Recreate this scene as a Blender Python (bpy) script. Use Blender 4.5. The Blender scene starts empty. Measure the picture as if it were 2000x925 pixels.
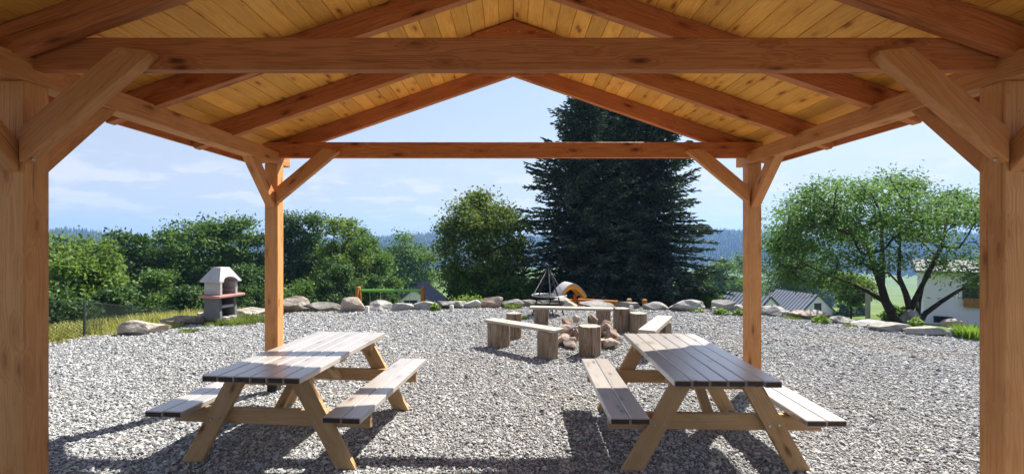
import bpy, bmesh, math, random
import numpy as np
from mathutils import Vector, Matrix, noise as mnoise

S = bpy.context.scene
COL = S.collection
R = math.radians
PI = math.pi

# ------------------------------------------------------------------ camera, sky, sun, exposure
EYE = 1.71
F = 950.0          # focal length in photo pixels (2000 px wide frame)
HZ = 470.0         # image row of the eye level
cam_d = bpy.data.cameras.new('camera')
cam = bpy.data.objects.new('camera', cam_d)
COL.objects.link(cam)
cam.location = (0, 0, EYE)
cam.rotation_euler = (R(90), 0, 0)
cam_d.sensor_width = 36.0
cam_d.lens = 36.0 * F / 2000.0
cam_d.shift_y = (HZ - 462.5) / 2000.0
cam_d.clip_start = 0.05
cam_d.clip_end = 9000
S.camera = cam

SUN_DIR = Vector((0.54, 0.66, 1.0)).normalized()
SUN_EL = math.asin(SUN_DIR.z)
SUN_AZ = math.atan2(SUN_DIR.x, SUN_DIR.y)
world = bpy.data.worlds.new('World')
S.world = world
world.use_nodes = True


def build_world():
    nt = world.node_tree
    n, l = nt.nodes, nt.links
    bg = n['Background']
    bg.inputs['Strength'].default_value = 0.054
    sky = n.new('ShaderNodeTexSky')
    sky.sky_type = 'NISHITA'
    sky.sun_disc = False
    sky.sun_elevation = SUN_EL
    sky.sun_rotation = SUN_AZ
    sky.altitude = 500
    sky.air_density = 1.0
    sky.dust_density = 0.8
    sky.ozone_density = 1.2
    tc = n.new('ShaderNodeTexCoord')
    sep = n.new('ShaderNodeSeparateXYZ')
    l.new(tc.outputs['Generated'], sep.inputs[0])

    def math_(op, a, b=None, c=None):
        m = n.new('ShaderNodeMath'); m.operation = op
        for k, v in enumerate((a, b, c)):
            if v is None: continue
            if isinstance(v, (int, float)): m.inputs[k].default_value = v
            else: l.new(v, m.inputs[k])
        return m.outputs[0]
    zc = math_('MAXIMUM', sep.outputs['Z'], 0.0)
    den = math_('ADD', zc, 0.17)
    px = math_('DIVIDE', sep.outputs['X'], den)
    py = math_('DIVIDE', sep.outputs['Y'], den)
    cmb = n.new('ShaderNodeCombineXYZ')
    l.new(px, cmb.inputs[0]); l.new(py, cmb.inputs[1])
    nz = n.new('ShaderNodeTexNoise')
    nz.inputs['Scale'].default_value = 2.3
    nz.inputs['Detail'].default_value = 7
    nz.inputs['Roughness'].default_value = 0.58
    l.new(cmb.outputs[0], nz.inputs['Vector'])

    def smooth(v, a, b, c=0.0, d=1.0):
        m = n.new('ShaderNodeMapRange'); m.interpolation_type = 'SMOOTHSTEP'
        for k, x in ((1, a), (2, b), (3, c), (4, d)): m.inputs[k].default_value = x
        l.new(v, m.inputs[0]); return m.outputs[0]
    puffs = smooth(nz.outputs[0], 0.485, 0.60)
    low = smooth(zc, 0.015, 0.05)
    high = smooth(zc, 0.10, 0.17, 1.0, 0.0)
    m = math_('MULTIPLY', math_('MULTIPLY', puffs, low), high)
    veil = smooth(zc, 0.0, 0.45, 0.85, 0.30)      # thin high veil, whiter near the skyline
    mixv = n.new('ShaderNodeMixRGB'); mixv.inputs[2].default_value = (3.4, 3.5, 3.9, 1)
    l.new(sky.outputs[0], mixv.inputs[1]); l.new(veil, mixv.inputs[0])
    mixc = n.new('ShaderNodeMixRGB'); mixc.inputs[2].default_value = (4.9, 4.85, 5.0, 1)
    l.new(mixv.outputs[0], mixc.inputs[1]); l.new(math_('MULTIPLY', m, 0.75), mixc.inputs[0])
    l.new(mixc.outputs[0], bg.inputs['Color'])


build_world()
sun_d = bpy.data.lights.new('sun', 'SUN')
sun_d.energy = 3.5
sun_d.angle = R(0.5)
sun_d.color = (1.0, 0.955, 0.88)
sun = bpy.data.objects.new('sun', sun_d)
COL.objects.link(sun)
sun.rotation_euler = SUN_DIR.to_track_quat('Z', 'Y').to_euler()

S.view_settings.view_transform = 'Standard'
S.view_settings.look = 'None'
S.view_settings.exposure = 1.85
S.view_settings.gamma = 1.0
S.view_settings.use_curve_mapping = False
S.render.engine = 'CYCLES'
S.cycles.max_bounces = 8
S.cycles.diffuse_bounces = 5
S.cycles.transparent_max_bounces = 8
S.cycles.volume_bounces = 0
S.cycles.use_denoising = True


# ------------------------------------------------------------------ helpers
def P(px, py, d):
    return Vector(((px - 1000) * d / F, d, EYE - (py - HZ) * d / F))


def G(px, py, z=0.0):
    d = (EYE - z) * F / (py - HZ)
    return Vector(((px - 1000) * d / F, d, z))


def tag(o, label=None, cat=None, group=None, kind=None):
    if label: o['label'] = label
    if cat: o['category'] = cat
    if group: o['group'] = group
    if kind: o['kind'] = kind
    return o


def empty(name, loc, rz=0.0, parent=None):
    o = bpy.data.objects.new(name, None)
    o.empty_display_size = 0.2
    o.location = loc
    o.rotation_euler = (0, 0, rz)
    COL.objects.link(o)
    if parent: o.parent = parent
    return o


def copy_tree(o, parent=None):
    c = o.copy()
    COL.objects.link(c)
    if parent: c.parent = parent
    for ch in list(o.children):
        copy_tree(ch, c)
    return c


_CB = None


def _chamfer_topology():
    idx = {}
    k = 0
    for sx in (-1, 1):
        for sy in (-1, 1):
            for sz in (-1, 1):
                for a in range(3):
                    idx[(sx, sy, sz, a)] = k; k += 1
    pos = np.zeros((24, 3))
    for (sx, sy, sz, a), i in idx.items():
        p = np.array([sx, sy, sz], float) * 0.8
        p[a] = (sx, sy, sz)[a]
        pos[i] = p
    faces = []
    for a in range(3):
        b, c = [q for q in range(3) if q != a]
        for s in (-1, 1):
            f = []
            for (u, v) in ((-1, -1), (1, -1), (1, 1), (-1, 1)):
                t = [0, 0, 0]; t[a] = s; t[b] = u; t[c] = v
                f.append(idx[(*t, a)])
            faces.append(f)
        for u in (-1, 1):
            for v in (-1, 1):
                t1 = [0, 0, 0]; t2 = [0, 0, 0]
                t1[a], t2[a] = -1, 1
                t1[b] = t2[b] = u; t1[c] = t2[c] = v
                faces.append([idx[(*t1, b)], idx[(*t2, b)], idx[(*t2, c)], idx[(*t1, c)]])
    for sx in (-1, 1):
        for sy in (-1, 1):
            for sz in (-1, 1):
                faces.append([idx[(sx, sy, sz, a)] for a in range(3)])
    out = []
    for f in faces:
        q = pos[f]
        nrm = np.cross(q[1] - q[0], q[2] - q[0])
        out.append(list(reversed(f)) if np.dot(nrm, q.mean(0)) < 0 else f)
    return idx, out


_IDX, _CF = _chamfer_topology()
RG = random.Random(7)


class Geo:
    """collects solids; every vertex keeps a wood-grain coordinate (x along the grain)"""

    def __init__(self):
        self.v, self.f, self.g, self.m = [], [], [], []

    def box(self, c, size, rot=None, axis=None, ch=0.004, mat=0, endmat=None):
        h = [s / 2 for s in size]
        ch = min(ch, min(h) * 0.45)
        if axis is None: axis = max(range(3), key=lambda a: size[a])
        oth = [a for a in range(3) if a != axis]
        off = (RG.uniform(-40, 40), RG.uniform(-.05, .05) + RG.randint(-60, 60) * .37, RG.uniform(-20, 20))
        b = len(self.v)
        c = Vector(c)
        for (sx, sy, sz, a), i in _IDX.items():
            s = (sx, sy, sz)
            p = [s[q] * (h[q] - (0 if q == a else ch)) for q in range(3)]
            self.g.append((p[axis] + off[0], p[oth[0]] + off[1], p[oth[1]] + off[2]))
            p = Vector(p)
            if rot is not None: p = rot @ p
            self.v.append(tuple(p + c))
        for fi, f in enumerate(_CF):
            self.f.append([b + q for q in f]); self.m.append(endmat if endmat is not None and fi in (axis * 6, axis * 6 + 1) else mat)
        return self

    def bar(self, p0, p1, w, h, up=(0, 0, 1), ch=0.004, mat=0):
        """rectangular bar from p0 to p1; w across, h along 'up'"""
        p0, p1 = Vector(p0), Vector(p1)
        x = (p1 - p0); L = x.length; x.normalize()
        y = Vector(up).cross(x)
        if y.length < 1e-4: y = Vector((0, 1, 0)).cross(x)
        y.normalize(); z = x.cross(y)
        rot = Matrix((x, y, z)).transposed()
        return self.box((p0 + p1) / 2, (L, w, h), rot, 0, ch, mat)

    def prism(self, poly, o, u, v, w, t0, t1, grain=(1, 0), mat=0):
        """polygon in the (u,v) plane at o, extruded along w from t0 to t1"""
        o, u, v, w = Vector(o), Vector(u), Vector(v), Vector(w)
        gx = Vector(grain).normalized(); gy = Vector((-gx.y, gx.x))
        off = (RG.uniform(-40, 40), RG.randint(-60, 60) * .37, RG.uniform(-20, 20))
        b = len(self.v); n = len(poly)
        for t in (t0, t1):
            for (a, c) in poly:
                self.v.append(tuple(o + u * a + v * c + w * t))
                q = Vector((a, c))
                self.g.append((q.dot(gx) + off[0], q.dot(gy) + off[1], t + off[2]))
        self.f.append([b + i for i in range(n)][::-1]); self.m.append(mat)
        self.f.append([b + n + i for i in range(n)]); self.m.append(mat)
        for i in range(n):
            j = (i + 1) % n
            self.f.append([b + i, b + j, b + n + j, b + n + i]); self.m.append(mat)
        return self

    def cyl(self, p0, p1, r0, r1=None, n=8, mat=0):
        r1 = r0 if r1 is None else r1
        p0, p1 = Vector(p0), Vector(p1)
        x = p1 - p0; L = x.length
        if L < 1e-6: return self
        x.normalize()
        y = x.orthogonal().normalized(); z = x.cross(y)
        b = len(self.v)
        o = RG.uniform(-20, 20)
        for (p, r, t) in ((p0, r0, 0), (p1, r1, L)):
            for i in range(n):
                a = 2 * PI * i / n
                self.v.append(tuple(p + y * (r * math.cos(a)) + z * (r * math.sin(a))))
                self.g.append((t + o, r * math.cos(a) + o, r * math.sin(a)))
        for i in range(n):
            j = (i + 1) % n
            self.f.append([b + i, b + j, b + n + j, b + n + i]); self.m.append(mat)
        self.f.append([b + i for i in range(n)][::-1]); self.m.append(mat)
        self.f.append([b + n + i for i in range(n)]); self.m.append(mat)
        return self

    def build(self, name, mats, parent=None, bevel=0, smooth=False, recalc=True):
        me = bpy.data.meshes.new(name)
        me.from_pydata(self.v, [], self.f)
        a = me.attributes.new('gr', 'FLOAT_VECTOR', 'POINT')
        a.data.foreach_set('vector', np.array(self.g, np.float32).ravel())
        mats = mats if isinstance(mats, (list, tuple)) else [mats]
        for m in mats: me.materials.append(m)
        me.polygons.foreach_set('material_index', np.array(self.m, np.int32))
        if recalc:
            bm = bmesh.new(); bm.from_mesh(me)
            bmesh.ops.recalc_face_normals(bm, faces=bm.faces)
            bm.to_mesh(me); bm.free()
        if smooth: me.polygons.foreach_set('use_smooth', [True] * len(me.polygons))
        me.update()
        o = bpy.data.objects.new(name, me)
        COL.objects.link(o)
        if parent: o.parent = parent
        if bevel:
            md = o.modifiers.new('bevel', 'BEVEL'); md.width = bevel; md.segments = 2
            md.limit_method = 'ANGLE'; md.angle_limit = R(35)
        return o


def np_mesh(name, V, quads, mats, parent=None, smooth=False, midx=None):
    """V (N,3), quads (M,k) -> one mesh object"""
    V = np.asarray(V, np.float32); Q = np.asarray(quads, np.int32)
    k = Q.shape[1]
    me = bpy.data.meshes.new(name)
    me.vertices.add(len(V)); me.vertices.foreach_set('co', V.ravel())
    me.loops.add(Q.size); me.loops.foreach_set('vertex_index', Q.ravel())
    me.polygons.add(len(Q))
    me.polygons.foreach_set('loop_start', np.arange(0, Q.size, k, dtype=np.int32))
    mats = mats if isinstance(mats, (list, tuple)) else [mats]
    for m in mats: me.materials.append(m)
    if midx is not None: me.polygons.foreach_set('material_index', np.asarray(midx, np.int32))
    if smooth: me.polygons.foreach_set('use_smooth', np.ones(len(Q), bool))
    me.update(calc_edges=True); me.validate()
    o = bpy.data.objects.new(name, me)
    COL.objects.link(o)
    if parent: o.parent = parent
    return o


# ------------------------------------------------------------------ materials
def new_mat(name):
    m = bpy.data.materials.new(name); m.use_nodes = True
    nt = m.node_tree
    return m, nt, nt.nodes, nt.links, nt.nodes['Principled BSDF']


def nd(nt, typ, ins=None, **props):
    n = nt.nodes.new(typ)
    for k, v in props.items(): setattr(n, k, v)
    for k, v in (ins or {}).items():
        if isinstance(v, bpy.types.NodeSocket): nt.links.new(v, n.inputs[k])
        else: n.inputs[k].default_value = v
    return n


def ramp(nt, fac, stops, interp='LINEAR'):
    n = nt.nodes.new('ShaderNodeValToRGB')
    cr = n.color_ramp; cr.interpolation = interp
    while len(cr.elements) < len(stops): cr.elements.new(0.5)
    for e, (p, c) in zip(cr.elements, stops):
        e.position = p; e.color = (*c, 1) if len(c) == 3 else c
    nt.links.new(fac, n.inputs[0])
    return n.outputs[0]


def mixc(nt, fac, a, b, mode='MIX'):
    n = nt.nodes.new('ShaderNodeMixRGB'); n.blend_type = mode
    for k, v in ((0, fac), (1, a), (2, b)):
        if isinstance(v, bpy.types.NodeSocket): nt.links.new(v, n.inputs[k])
        else: n.inputs[k].default_value = v if k == 0 else (*v, 1)
    return n.outputs[0]


def wood(name, base, dark, pale, knot=(0.1, 0.04, 0.015), rough=0.55, streak=0.6, knots=1.0, boardvar=0.25, crack=0.0, spec=0.2, kscale=3.1, coat=0.0, bumps=0.35):
    m, nt, n, l, b = new_mat(name)
    at = nd(nt, 'ShaderNodeAttribute', attribute_name='gr').outputs['Vector']
    map1 = nd(nt, 'ShaderNodeMapping', {'Vector': at, 'Scale': (0.9, 14, 14)}).outputs[0]
    warp = nd(nt, 'ShaderNodeTexNoise', {'Vector': map1, 'Scale': 1.0, 'Detail': 3.0}).outputs
    map2 = nd(nt, 'ShaderNodeMapping', {'Vector': at, 'Scale': (2.2, 75, 75)}).outputs[0]
    fine = nd(nt, 'ShaderNodeTexNoise', {'Vector': map2, 'Scale': 1.0, 'Detail': 5.0, 'Roughness': 0.65}).outputs[0]
    # knots: sparse cells stretched along the grain
    map3 = nd(nt, 'ShaderNodeMapping', {'Vector': at, 'Scale': (kscale, kscale * 3.0, kscale * 3.0)}).outputs[0]
    wob = nd(nt, 'ShaderNodeTexNoise', {'Vector': map3, 'Scale': 4.0, 'Detail': 2.0}).outputs['Color']
    mapw = nd(nt, 'ShaderNodeVectorMath', {0: map3, 1: nd(nt, 'ShaderNodeVectorMath', {0: wob, 1: (.18, .18, .18)}, operation='MULTIPLY').outputs[0]}, operation='ADD').outputs[0]
    vor = nd(nt, 'ShaderNodeTexVoronoi', {'Vector': mapw, 'Scale': 1.0}).outputs['Distance']
    # growth rings bending round the knots
    rad = nd(nt, 'ShaderNodeSeparateXYZ', {0: at})
    ringc = nd(nt, 'ShaderNodeMath', {0: rad.outputs[1], 1: 42.0}, operation='MULTIPLY').outputs[0]
    ringc = nd(nt, 'ShaderNodeMath', {0: warp[0], 1: 9.0, 2: ringc}, operation='MULTIPLY_ADD').outputs[0]
    kb = nd(nt, 'ShaderNodeMapRange', {0: vor, 1: 0.0, 2: 0.45, 3: 3.0, 4: 0.0}).outputs[0]
    ringc = nd(nt, 'ShaderNodeMath', {0: ringc, 1: kb}, operation='ADD').outputs[0]
    ring = nd(nt, 'ShaderNodeMath', {0: nd(nt, 'ShaderNodeMath', {0: ringc, 1: 6.283}, operation='MULTIPLY').outputs[0]}, operation='SINE').outputs[0]
    ring = nd(nt, 'ShaderNodeMapRange', {0: ring, 1: -1.0, 2: 1.0}).outputs[0]
    ring = nd(nt, 'ShaderNodeMath', {0: ring, 1: 2.2}, operation='POWER').outputs[0]
    isl = nd(nt, 'ShaderNodeNewGeometry').outputs['Random Per Island']
    c = mixc(nt, warp[0], dark, pale)
    c = mixc(nt, 0.55, c, base)
    rf = nd(nt, 'ShaderNodeMath', {0: ring, 1: streak}, operation='MULTIPLY').outputs[0]
    c = mixc(nt, rf, c, dark)
    ff = nd(nt, 'ShaderNodeMapRange', {0: fine, 1: 0.3, 2: 0.75, 3: 0.0, 4: 0.45}).outputs[0]
    c = mixc(nt, ff, c, pale)
    bv = nd(nt, 'ShaderNodeMapRange', {0: isl, 3: 1 - boardvar, 4: 1 + boardvar * 0.6}).outputs[0]
    c = mixc(nt, 1.0, c, nd(nt, 'ShaderNodeCombineXYZ', {0: bv, 1: bv, 2: bv}).outputs[0], 'MULTIPLY')
    # broad blotches in the stain
    blot = nd(nt, 'ShaderNodeTexNoise', {'Vector': at, 'Scale': 5.0, 'Detail': 3.0}).outputs[0]
    bl = nd(nt, 'ShaderNodeMapRange', {0: blot, 1: 0.35, 2: 0.7, 3: 0.0, 4: 0.35}).outputs[0]
    c = mixc(nt, bl, c, tuple(x * 0.72 for x in base))
    kf = nd(nt, 'ShaderNodeMapRange', {0: vor, 1: 0.06, 2: 0.20, 3: 0.9 * knots, 4: 0.0}).outputs[0]
    halo = nd(nt, 'ShaderNodeMapRange', {0: vor, 1: 0.16, 2: 0.42, 3: 0.5 * knots, 4: 0.0}).outputs[0]
    c = mixc(nt, halo, c, dark)
    c = mixc(nt, kf, c, knot)
    if crack:
        mapc = nd(nt, 'ShaderNodeMapping', {'Vector': at, 'Scale': (0.7, 30, 30)}).outputs[0]
        cr = nd(nt, 'ShaderNodeTexNoise', {'Vector': mapc, 'Scale': 1.0, 'Detail': 4.0, 'Roughness': 0.6}).outputs[0]
        cf = nd(nt, 'ShaderNodeMapRange', {0: cr, 1: 0.36, 2: 0.30, 3: 0.0, 4: crack}).outputs[0]
        c = mixc(nt, cf, c, tuple(x * 0.3 for x in dark))
        ff2 = cr
    l.new(c, b.inputs['Base Color'])
    b.inputs['Roughness'].default_value = rough
    b.inputs['Specular IOR Level'].default_value = spec
    hh = nd(nt, 'ShaderNodeMath', {0: fine, 1: ring}, operation='ADD').outputs[0]
    if crack:
        hh = nd(nt, 'ShaderNodeMath', {0: cr, 1: 4.0, 2: hh}, operation='MULTIPLY_ADD').outputs[0]
    bp = nd(nt, 'ShaderNodeBump', {'Height': hh, 'Strength': bumps, 'Distance': 0.004})
    l.new(bp.outputs[0], b.inputs['Normal'])
    if coat:
        b.inputs['Coat Weight'].default_value = coat
        b.inputs['Coat Roughness'].default_value = 0.27
    return m


def plain(name, col, rough=0.6, metal=0.0, var=0.25, scale=6.0, bump=0.0, col2=None, detail=5.0, coat=0.0):
    m, nt, n, l, b = new_mat(name)
    tc = nd(nt, 'ShaderNodeTexCoord').outputs['Object']
    nz = nd(nt, 'ShaderNodeTexNoise', {'Vector': tc, 'Scale': scale, 'Detail': detail, 'Roughness': 0.62}).outputs[0]
    c2 = col2 or tuple(x * (1 - var) for x in col)
    f = nd(nt, 'ShaderNodeMapRange', {0: nz, 1: 0.32, 2: 0.68}).outputs[0]
    l.new(mixc(nt, f, col, c2), b.inputs['Base Color'])
    b.inputs['Roughness'].default_value = rough
    b.inputs['Metallic'].default_value = metal
    b.inputs['Specular IOR Level'].default_value = 0.35
    if bump:
        nz2 = nd(nt, 'ShaderNodeTexNoise', {'Vector': tc, 'Scale': scale * 9, 'Detail': 6.0}).outputs[0]
        bp = nd(nt, 'ShaderNodeBump', {'Height': nz2, 'Strength': bump, 'Distance': 0.02})
        l.new(bp.outputs[0], b.inputs['Normal'])
    return m


def leaf_mat(name, stops, transl=0.38, tcol=(0.16, 0.26, 0.03), rough=0.5):
    m, nt, n, l, b = new_mat(name)
    isl = nd(nt, 'ShaderNodeNewGeometry').outputs['Random Per Island']
    c = ramp(nt, isl, stops)
    l.new(c, b.inputs['Base Color'])
    b.inputs['Roughness'].default_value = rough + .1
    b.inputs['Specular IOR Level'].default_value = 0.18
    tr = nd(nt, 'ShaderNodeBsdfTranslucent', {'Color': mixc(nt, 0.6, c, tcol)})
    mx = nd(nt, 'ShaderNodeMixShader', {0: transl, 1: b.outputs[0], 2: tr.outputs[0]})
    l.new(mx.outputs[0], n['Material Output'].inputs['Surface'])
    return m


def stone_mat(name, stops, scale=5.0, objrand=True, bump=0.6, lichen=None):
    m, nt, n, l, b = new_mat(name)
    tc = nd(nt, 'ShaderNodeTexCoord').outputs['Object']
    rnd = nd(nt, 'ShaderNodeObjectInfo').outputs['Random']
    off = nd(nt, 'ShaderNodeVectorMath', {0: tc, 1: nd(nt, 'ShaderNodeCombineXYZ', {0: nd(nt, 'ShaderNodeMath', {0: rnd, 1: 50.0}, operation='MULTIPLY').outputs[0], 1: rnd, 2: rnd}).outputs[0]}, operation='ADD').outputs[0]
    nz = nd(nt, 'ShaderNodeTexNoise', {'Vector': off, 'Scale': scale, 'Detail': 8.0, 'Roughness': 0.68}).outputs[0]
    big = nd(nt, 'ShaderNodeTexNoise', {'Vector': off, 'Scale': scale * .35, 'Detail': 3.0}).outputs[0]
    f = nd(nt, 'ShaderNodeMath', {0: nz, 1: 0.75, 2: nd(nt, 'ShaderNodeMath', {0: big, 1: 0.25}, operation='MULTIPLY').outputs[0]}, operation='MULTIPLY_ADD').outputs[0]
    if objrand:
        f = nd(nt, 'ShaderNodeMath', {0: nd(nt, 'ShaderNodeMapRange', {0: rnd, 3: -0.13, 4: 0.13}).outputs[0], 1: f}, operation='ADD').outputs[0]
    c = ramp(nt, f, stops)
    if lichen:
        li = nd(nt, 'ShaderNodeTexNoise', {'Vector': off, 'Scale': scale * 2.4, 'Detail': 5.0}).outputs[0]
        c = mixc(nt, nd(nt, 'ShaderNodeMapRange', {0: li, 1: 0.58, 2: 0.66, 3: 0.0, 4: 0.7}).outputs[0], c, lichen)
    l.new(c, b.inputs['Base Color'])
    b.inputs['Roughness'].default_value = 0.85
    b.inputs['Specular IOR Level'].default_value = 0.25
    vo = nd(nt, 'ShaderNodeTexNoise', {'Vector': off, 'Scale': scale * 3.5, 'Detail': 8.0, 'Roughness': 0.7}).outputs[0]
    bp = nd(nt, 'ShaderNodeBump', {'Height': vo, 'Strength': bump, 'Distance': 0.05})
    l.new(bp.outputs[0], b.inputs['Normal'])
    return m


M = {}
M['beam'] = wood('stained_timber', (0.62, 0.21, 0.07), (0.30, 0.080, 0.024), (0.70, 0.30, 0.115), knot=(0.10, 0.026, 0.010), boardvar=0.12, streak=0.6, crack=0.5)
M['brace'] = wood('honey_timber', (0.62, 0.262, 0.088), (0.40, 0.135, 0.040), (0.74, 0.365, 0.145), knot=(0.18, 0.055, 0.02), boardvar=0.10, streak=0.55, crack=0.3)
M['post'] = wood('stained_post', (0.68, 0.305, 0.105), (0.44, 0.160, 0.046), (0.80, 0.42, 0.165), knot=(0.17, 0.054, 0.02), boardvar=0.08, streak=0.5, crack=0.5)
M['board'] = wood('roof_board_wood', (0.97, 0.455, 0.080), (0.66, 0.235, 0.034), (0.99, 0.60, 0.14), knot=(0.20, 0.062, 0.018), boardvar=0.25, streak=0.5, knots=0.9, kscale=2.9)
M['top'] = wood('weathered_plank', (0.405, 0.36, 0.315), (0.28, 0.24, 0.20), (0.51, 0.465, 0.415), knot=(0.12, 0.08, 0.055), rough=0.30, boardvar=0.16, streak=0.4, crack=0.35, spec=0.6, coat=0.75, bumps=0.15)
M['endgrain'] = plain('dark_end_grain', (0.075, 0.052, 0.036), 0.8, var=0.4, scale=30)
M['leg'] = wood('table_leg_wood', (0.52, 0.315, 0.145), (0.35, 0.190, 0.075), (0.62, 0.41, 0.21), knot=(0.11, 0.055, 0.022), boardvar=0.12, streak=0.45)
M['log'] = wood('grey_log', (0.30, 0.225, 0.155), (0.12, 0.080, 0.050), (0.46, 0.375, 0.285), knot=(0.10, 0.06, 0.035), rough=0.85, streak=0.95, crack=1.0, boardvar=0.25, bumps=0.9)
M['logtop'] = wood('log_end', (0.42, 0.36, 0.285), (0.30, 0.235, 0.17), (0.50, 0.44, 0.37), rough=0.8, streak=0.35, knots=0.3)
M['plank'] = wood('bench_plank', (0.43, 0.375, 0.31), (0.30, 0.24, 0.18), (0.52, 0.47, 0.40), rough=0.7, streak=0.3, crack=0.4, boardvar=0.1)
M['orange'] = wood('orange_painted_wood', (0.56, 0.165, 0.028), (0.42, 0.10, 0.018), (0.66, 0.24, 0.05), rough=0.4, streak=0.3, knots=0.5)
M['orange_light'] = plain('orange_panel', (0.85, 0.36, 0.045), 0.4, var=0.15, scale=3)
M['green'] = plain('green_paint', (0.22, 0.50, 0.07), 0.35, var=0.15)
M['steel'] = plain('galvanised_steel', (0.55, 0.56, 0.57), 0.4, 0.8, var=0.2)
M['iron'] = plain('black_iron', (0.035, 0.033, 0.032), 0.6, 0.4, var=0.3, bump=0.1)
M['grate'] = plain('grate_steel', (0.30, 0.30, 0.30), 0.45, 0.7, var=0.3)
M['anchor'] = plain('anchor_black', (0.02, 0.02, 0.02), 0.6)
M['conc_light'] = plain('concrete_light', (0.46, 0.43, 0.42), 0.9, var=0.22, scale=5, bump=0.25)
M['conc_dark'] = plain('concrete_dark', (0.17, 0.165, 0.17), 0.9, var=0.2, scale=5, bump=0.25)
M['conc_red'] = plain('concrete_red', (0.45, 0.215, 0.175), 0.85, var=0.2, scale=5, bump=0.15)
M['firebrick'] = plain('firebrick', (0.23, 0.16, 0.13), 0.9, var=0.35, scale=9, bump=0.2)
M['marker'] = plain('marker_white', (0.62, 0.60, 0.56), 0.8, var=0.15, scale=14)
M['white_wall'] = plain('white_render', (0.80, 0.745, 0.84), 0.9, var=0.10, scale=0.8, bump=0.05)
M['roof_grey'] = plain('roof_metal', (0.27, 0.28, 0.31), 0.4, 0.35, var=0.12, scale=0.6)
M['roof_pale'] = plain('roof_pale_grey', (0.20, 0.195, 0.205), 0.95, var=0.2, scale=1.2)
M['roof_dark'] = plain('roof_dark_blue', (0.005, 0.007, 0.017), 1.0, 0.0, var=0.2, scale=1.0)
M['roof_dark'].node_tree.nodes['Principled BSDF'].inputs['Specular IOR Level'].default_value = 0.03
M['trim_dark'] = plain('trim_dark', (0.045, 0.045, 0.055), 0.5)
M['glass'] = plain('window_glass', (0.02, 0.022, 0.03), 0.12, var=0.2, scale=1)
M['box_wood'] = plain('window_box_wood', (0.40, 0.155, 0.045), 0.6, var=0.3)
M['pole'] = plain('concrete_post', (0.34, 0.33, 0.33), 0.85, var=0.2, scale=8)
M['fence'] = plain('fence_green', (0.05, 0.065, 0.055), 0.5, 0.3)
M['bark'] = plain('bark', (0.085, 0.064, 0.046), 0.9, var=0.55, scale=9, bump=0.8)
M['bark_dark'] = plain('bark_dark', (0.062, 0.052, 0.042), 0.92, var=0.5, scale=9, bump=0.8)
M['roofing'] = plain('roofing_sheet', (0.09, 0.07, 0.06), 0.8)
M['rock'] = stone_mat('boulder', [(0.32, (0.13, 0.115, 0.10)), (0.48, (0.25, 0.235, 0.215)), (0.60, (0.36, 0.34, 0.31)), (0.75, (0.48, 0.46, 0.43))], 3.2, lichen=(0.22, 0.22, 0.16))
M['rock_tan'] = stone_mat('boulder_tan', [(0.30, (0.17, 0.13, 0.095)), (0.48, (0.35, 0.295, 0.235)), (0.62, (0.45, 0.395, 0.33)), (0.78, (0.54, 0.50, 0.44))], 3.2)
M['rock_pink'] = stone_mat('boulder_reddish', [(0.30, (0.17, 0.12, 0.09)), (0.48, (0.34, 0.265, 0.215)), (0.62, (0.43, 0.36, 0.30)), (0.78, (0.52, 0.47, 0.42))], 3.2)
M['firestone'] = stone_mat('fire_stone', [(0.30, (0.13, 0.08, 0.055)), (0.48, (0.29, 0.205, 0.155)), (0.62, (0.41, 0.32, 0.26)), (0.78, (0.50, 0.43, 0.38))], 7.0, bump=0.5)

M['leaf_dark'] = leaf_mat('leaf_dark', [(0.0, (0.022, 0.050, 0.016)), (0.6, (0.052, 0.100, 0.026)), (0.9, (0.10, 0.16, 0.045)), (1.0, (0.22, 0.28, 0.13))], 0.30, (0.09, 0.19, 0.03))
M['leaf_mid'] = leaf_mat('leaf_mid', [(0.0, (0.034, 0.075, 0.018)), (0.6, (0.080, 0.148, 0.032)), (0.9, (0.14, 0.215, 0.05)), (1.0, (0.25, 0.32, 0.13))], 0.36, (0.13, 0.25, 0.03))
M['leaf_bright'] = leaf_mat('leaf_bright', [(0.0, (0.045, 0.085, 0.018)), (0.5, (0.095, 0.16, 0.030)), (1.0, (0.17, 0.23, 0.05))], 0.40, (0.20, 0.32, 0.04))
M['leaf_yellow'] = leaf_mat('leaf_yellowing', [(0.0, (0.042, 0.088, 0.024)), (0.6, (0.088, 0.155, 0.038)), (0.9, (0.15, 0.20, 0.045)), (1.0, (0.24, 0.26, 0.055))], 0.36, (0.2, 0.25, 0.03))
M['leaf_ash'] = leaf_mat('leaf_ash', [(0.0, (0.040, 0.092, 0.028)), (0.6, (0.082, 0.158, 0.044)), (1.0, (0.14, 0.225, 0.07))], 0.42, (0.17, 0.32, 0.06))
M['needle'] = leaf_mat('fir_needles', [(0.0, (0.018, 0.031, 0.021)), (0.45, (0.042, 0.066, 0.043)), (0.72, (0.10, 0.135, 0.09)), (1.0, (0.32, 0.37, 0.29))], 0.16, (0.06, 0.12, 0.04), 0.55)
M['weed'] = leaf_mat('weed_leaf', [(0.0, (0.06, 0.12, 0.02)), (1.0, (0.17, 0.25, 0.05))], 0.4, (0.28, 0.45, 0.04))
M['tuft'] = leaf_mat('tuft_grass', [(0.0, (0.07, 0.11, 0.022)), (0.7, (0.15, 0.19, 0.045)), (1.0, (0.30, 0.29, 0.09))], 0.35, (0.22, 0.3, 0.05))
M['drygrass'] = leaf_mat('meadow_grass', [(0.0, (0.15, 0.19, 0.04)), (0.5, (0.31, 0.32, 0.08)), (1.0, (0.52, 0.47, 0.17))], 0.35, (0.4, 0.38, 0.07))
M['forest'] = leaf_mat('far_forest', [(0.0, (0.012, 0.030, 0.014)), (0.7, (0.028, 0.055, 0.022)), (1.0, (0.055, 0.085, 0.03))], 0.0)


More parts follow.
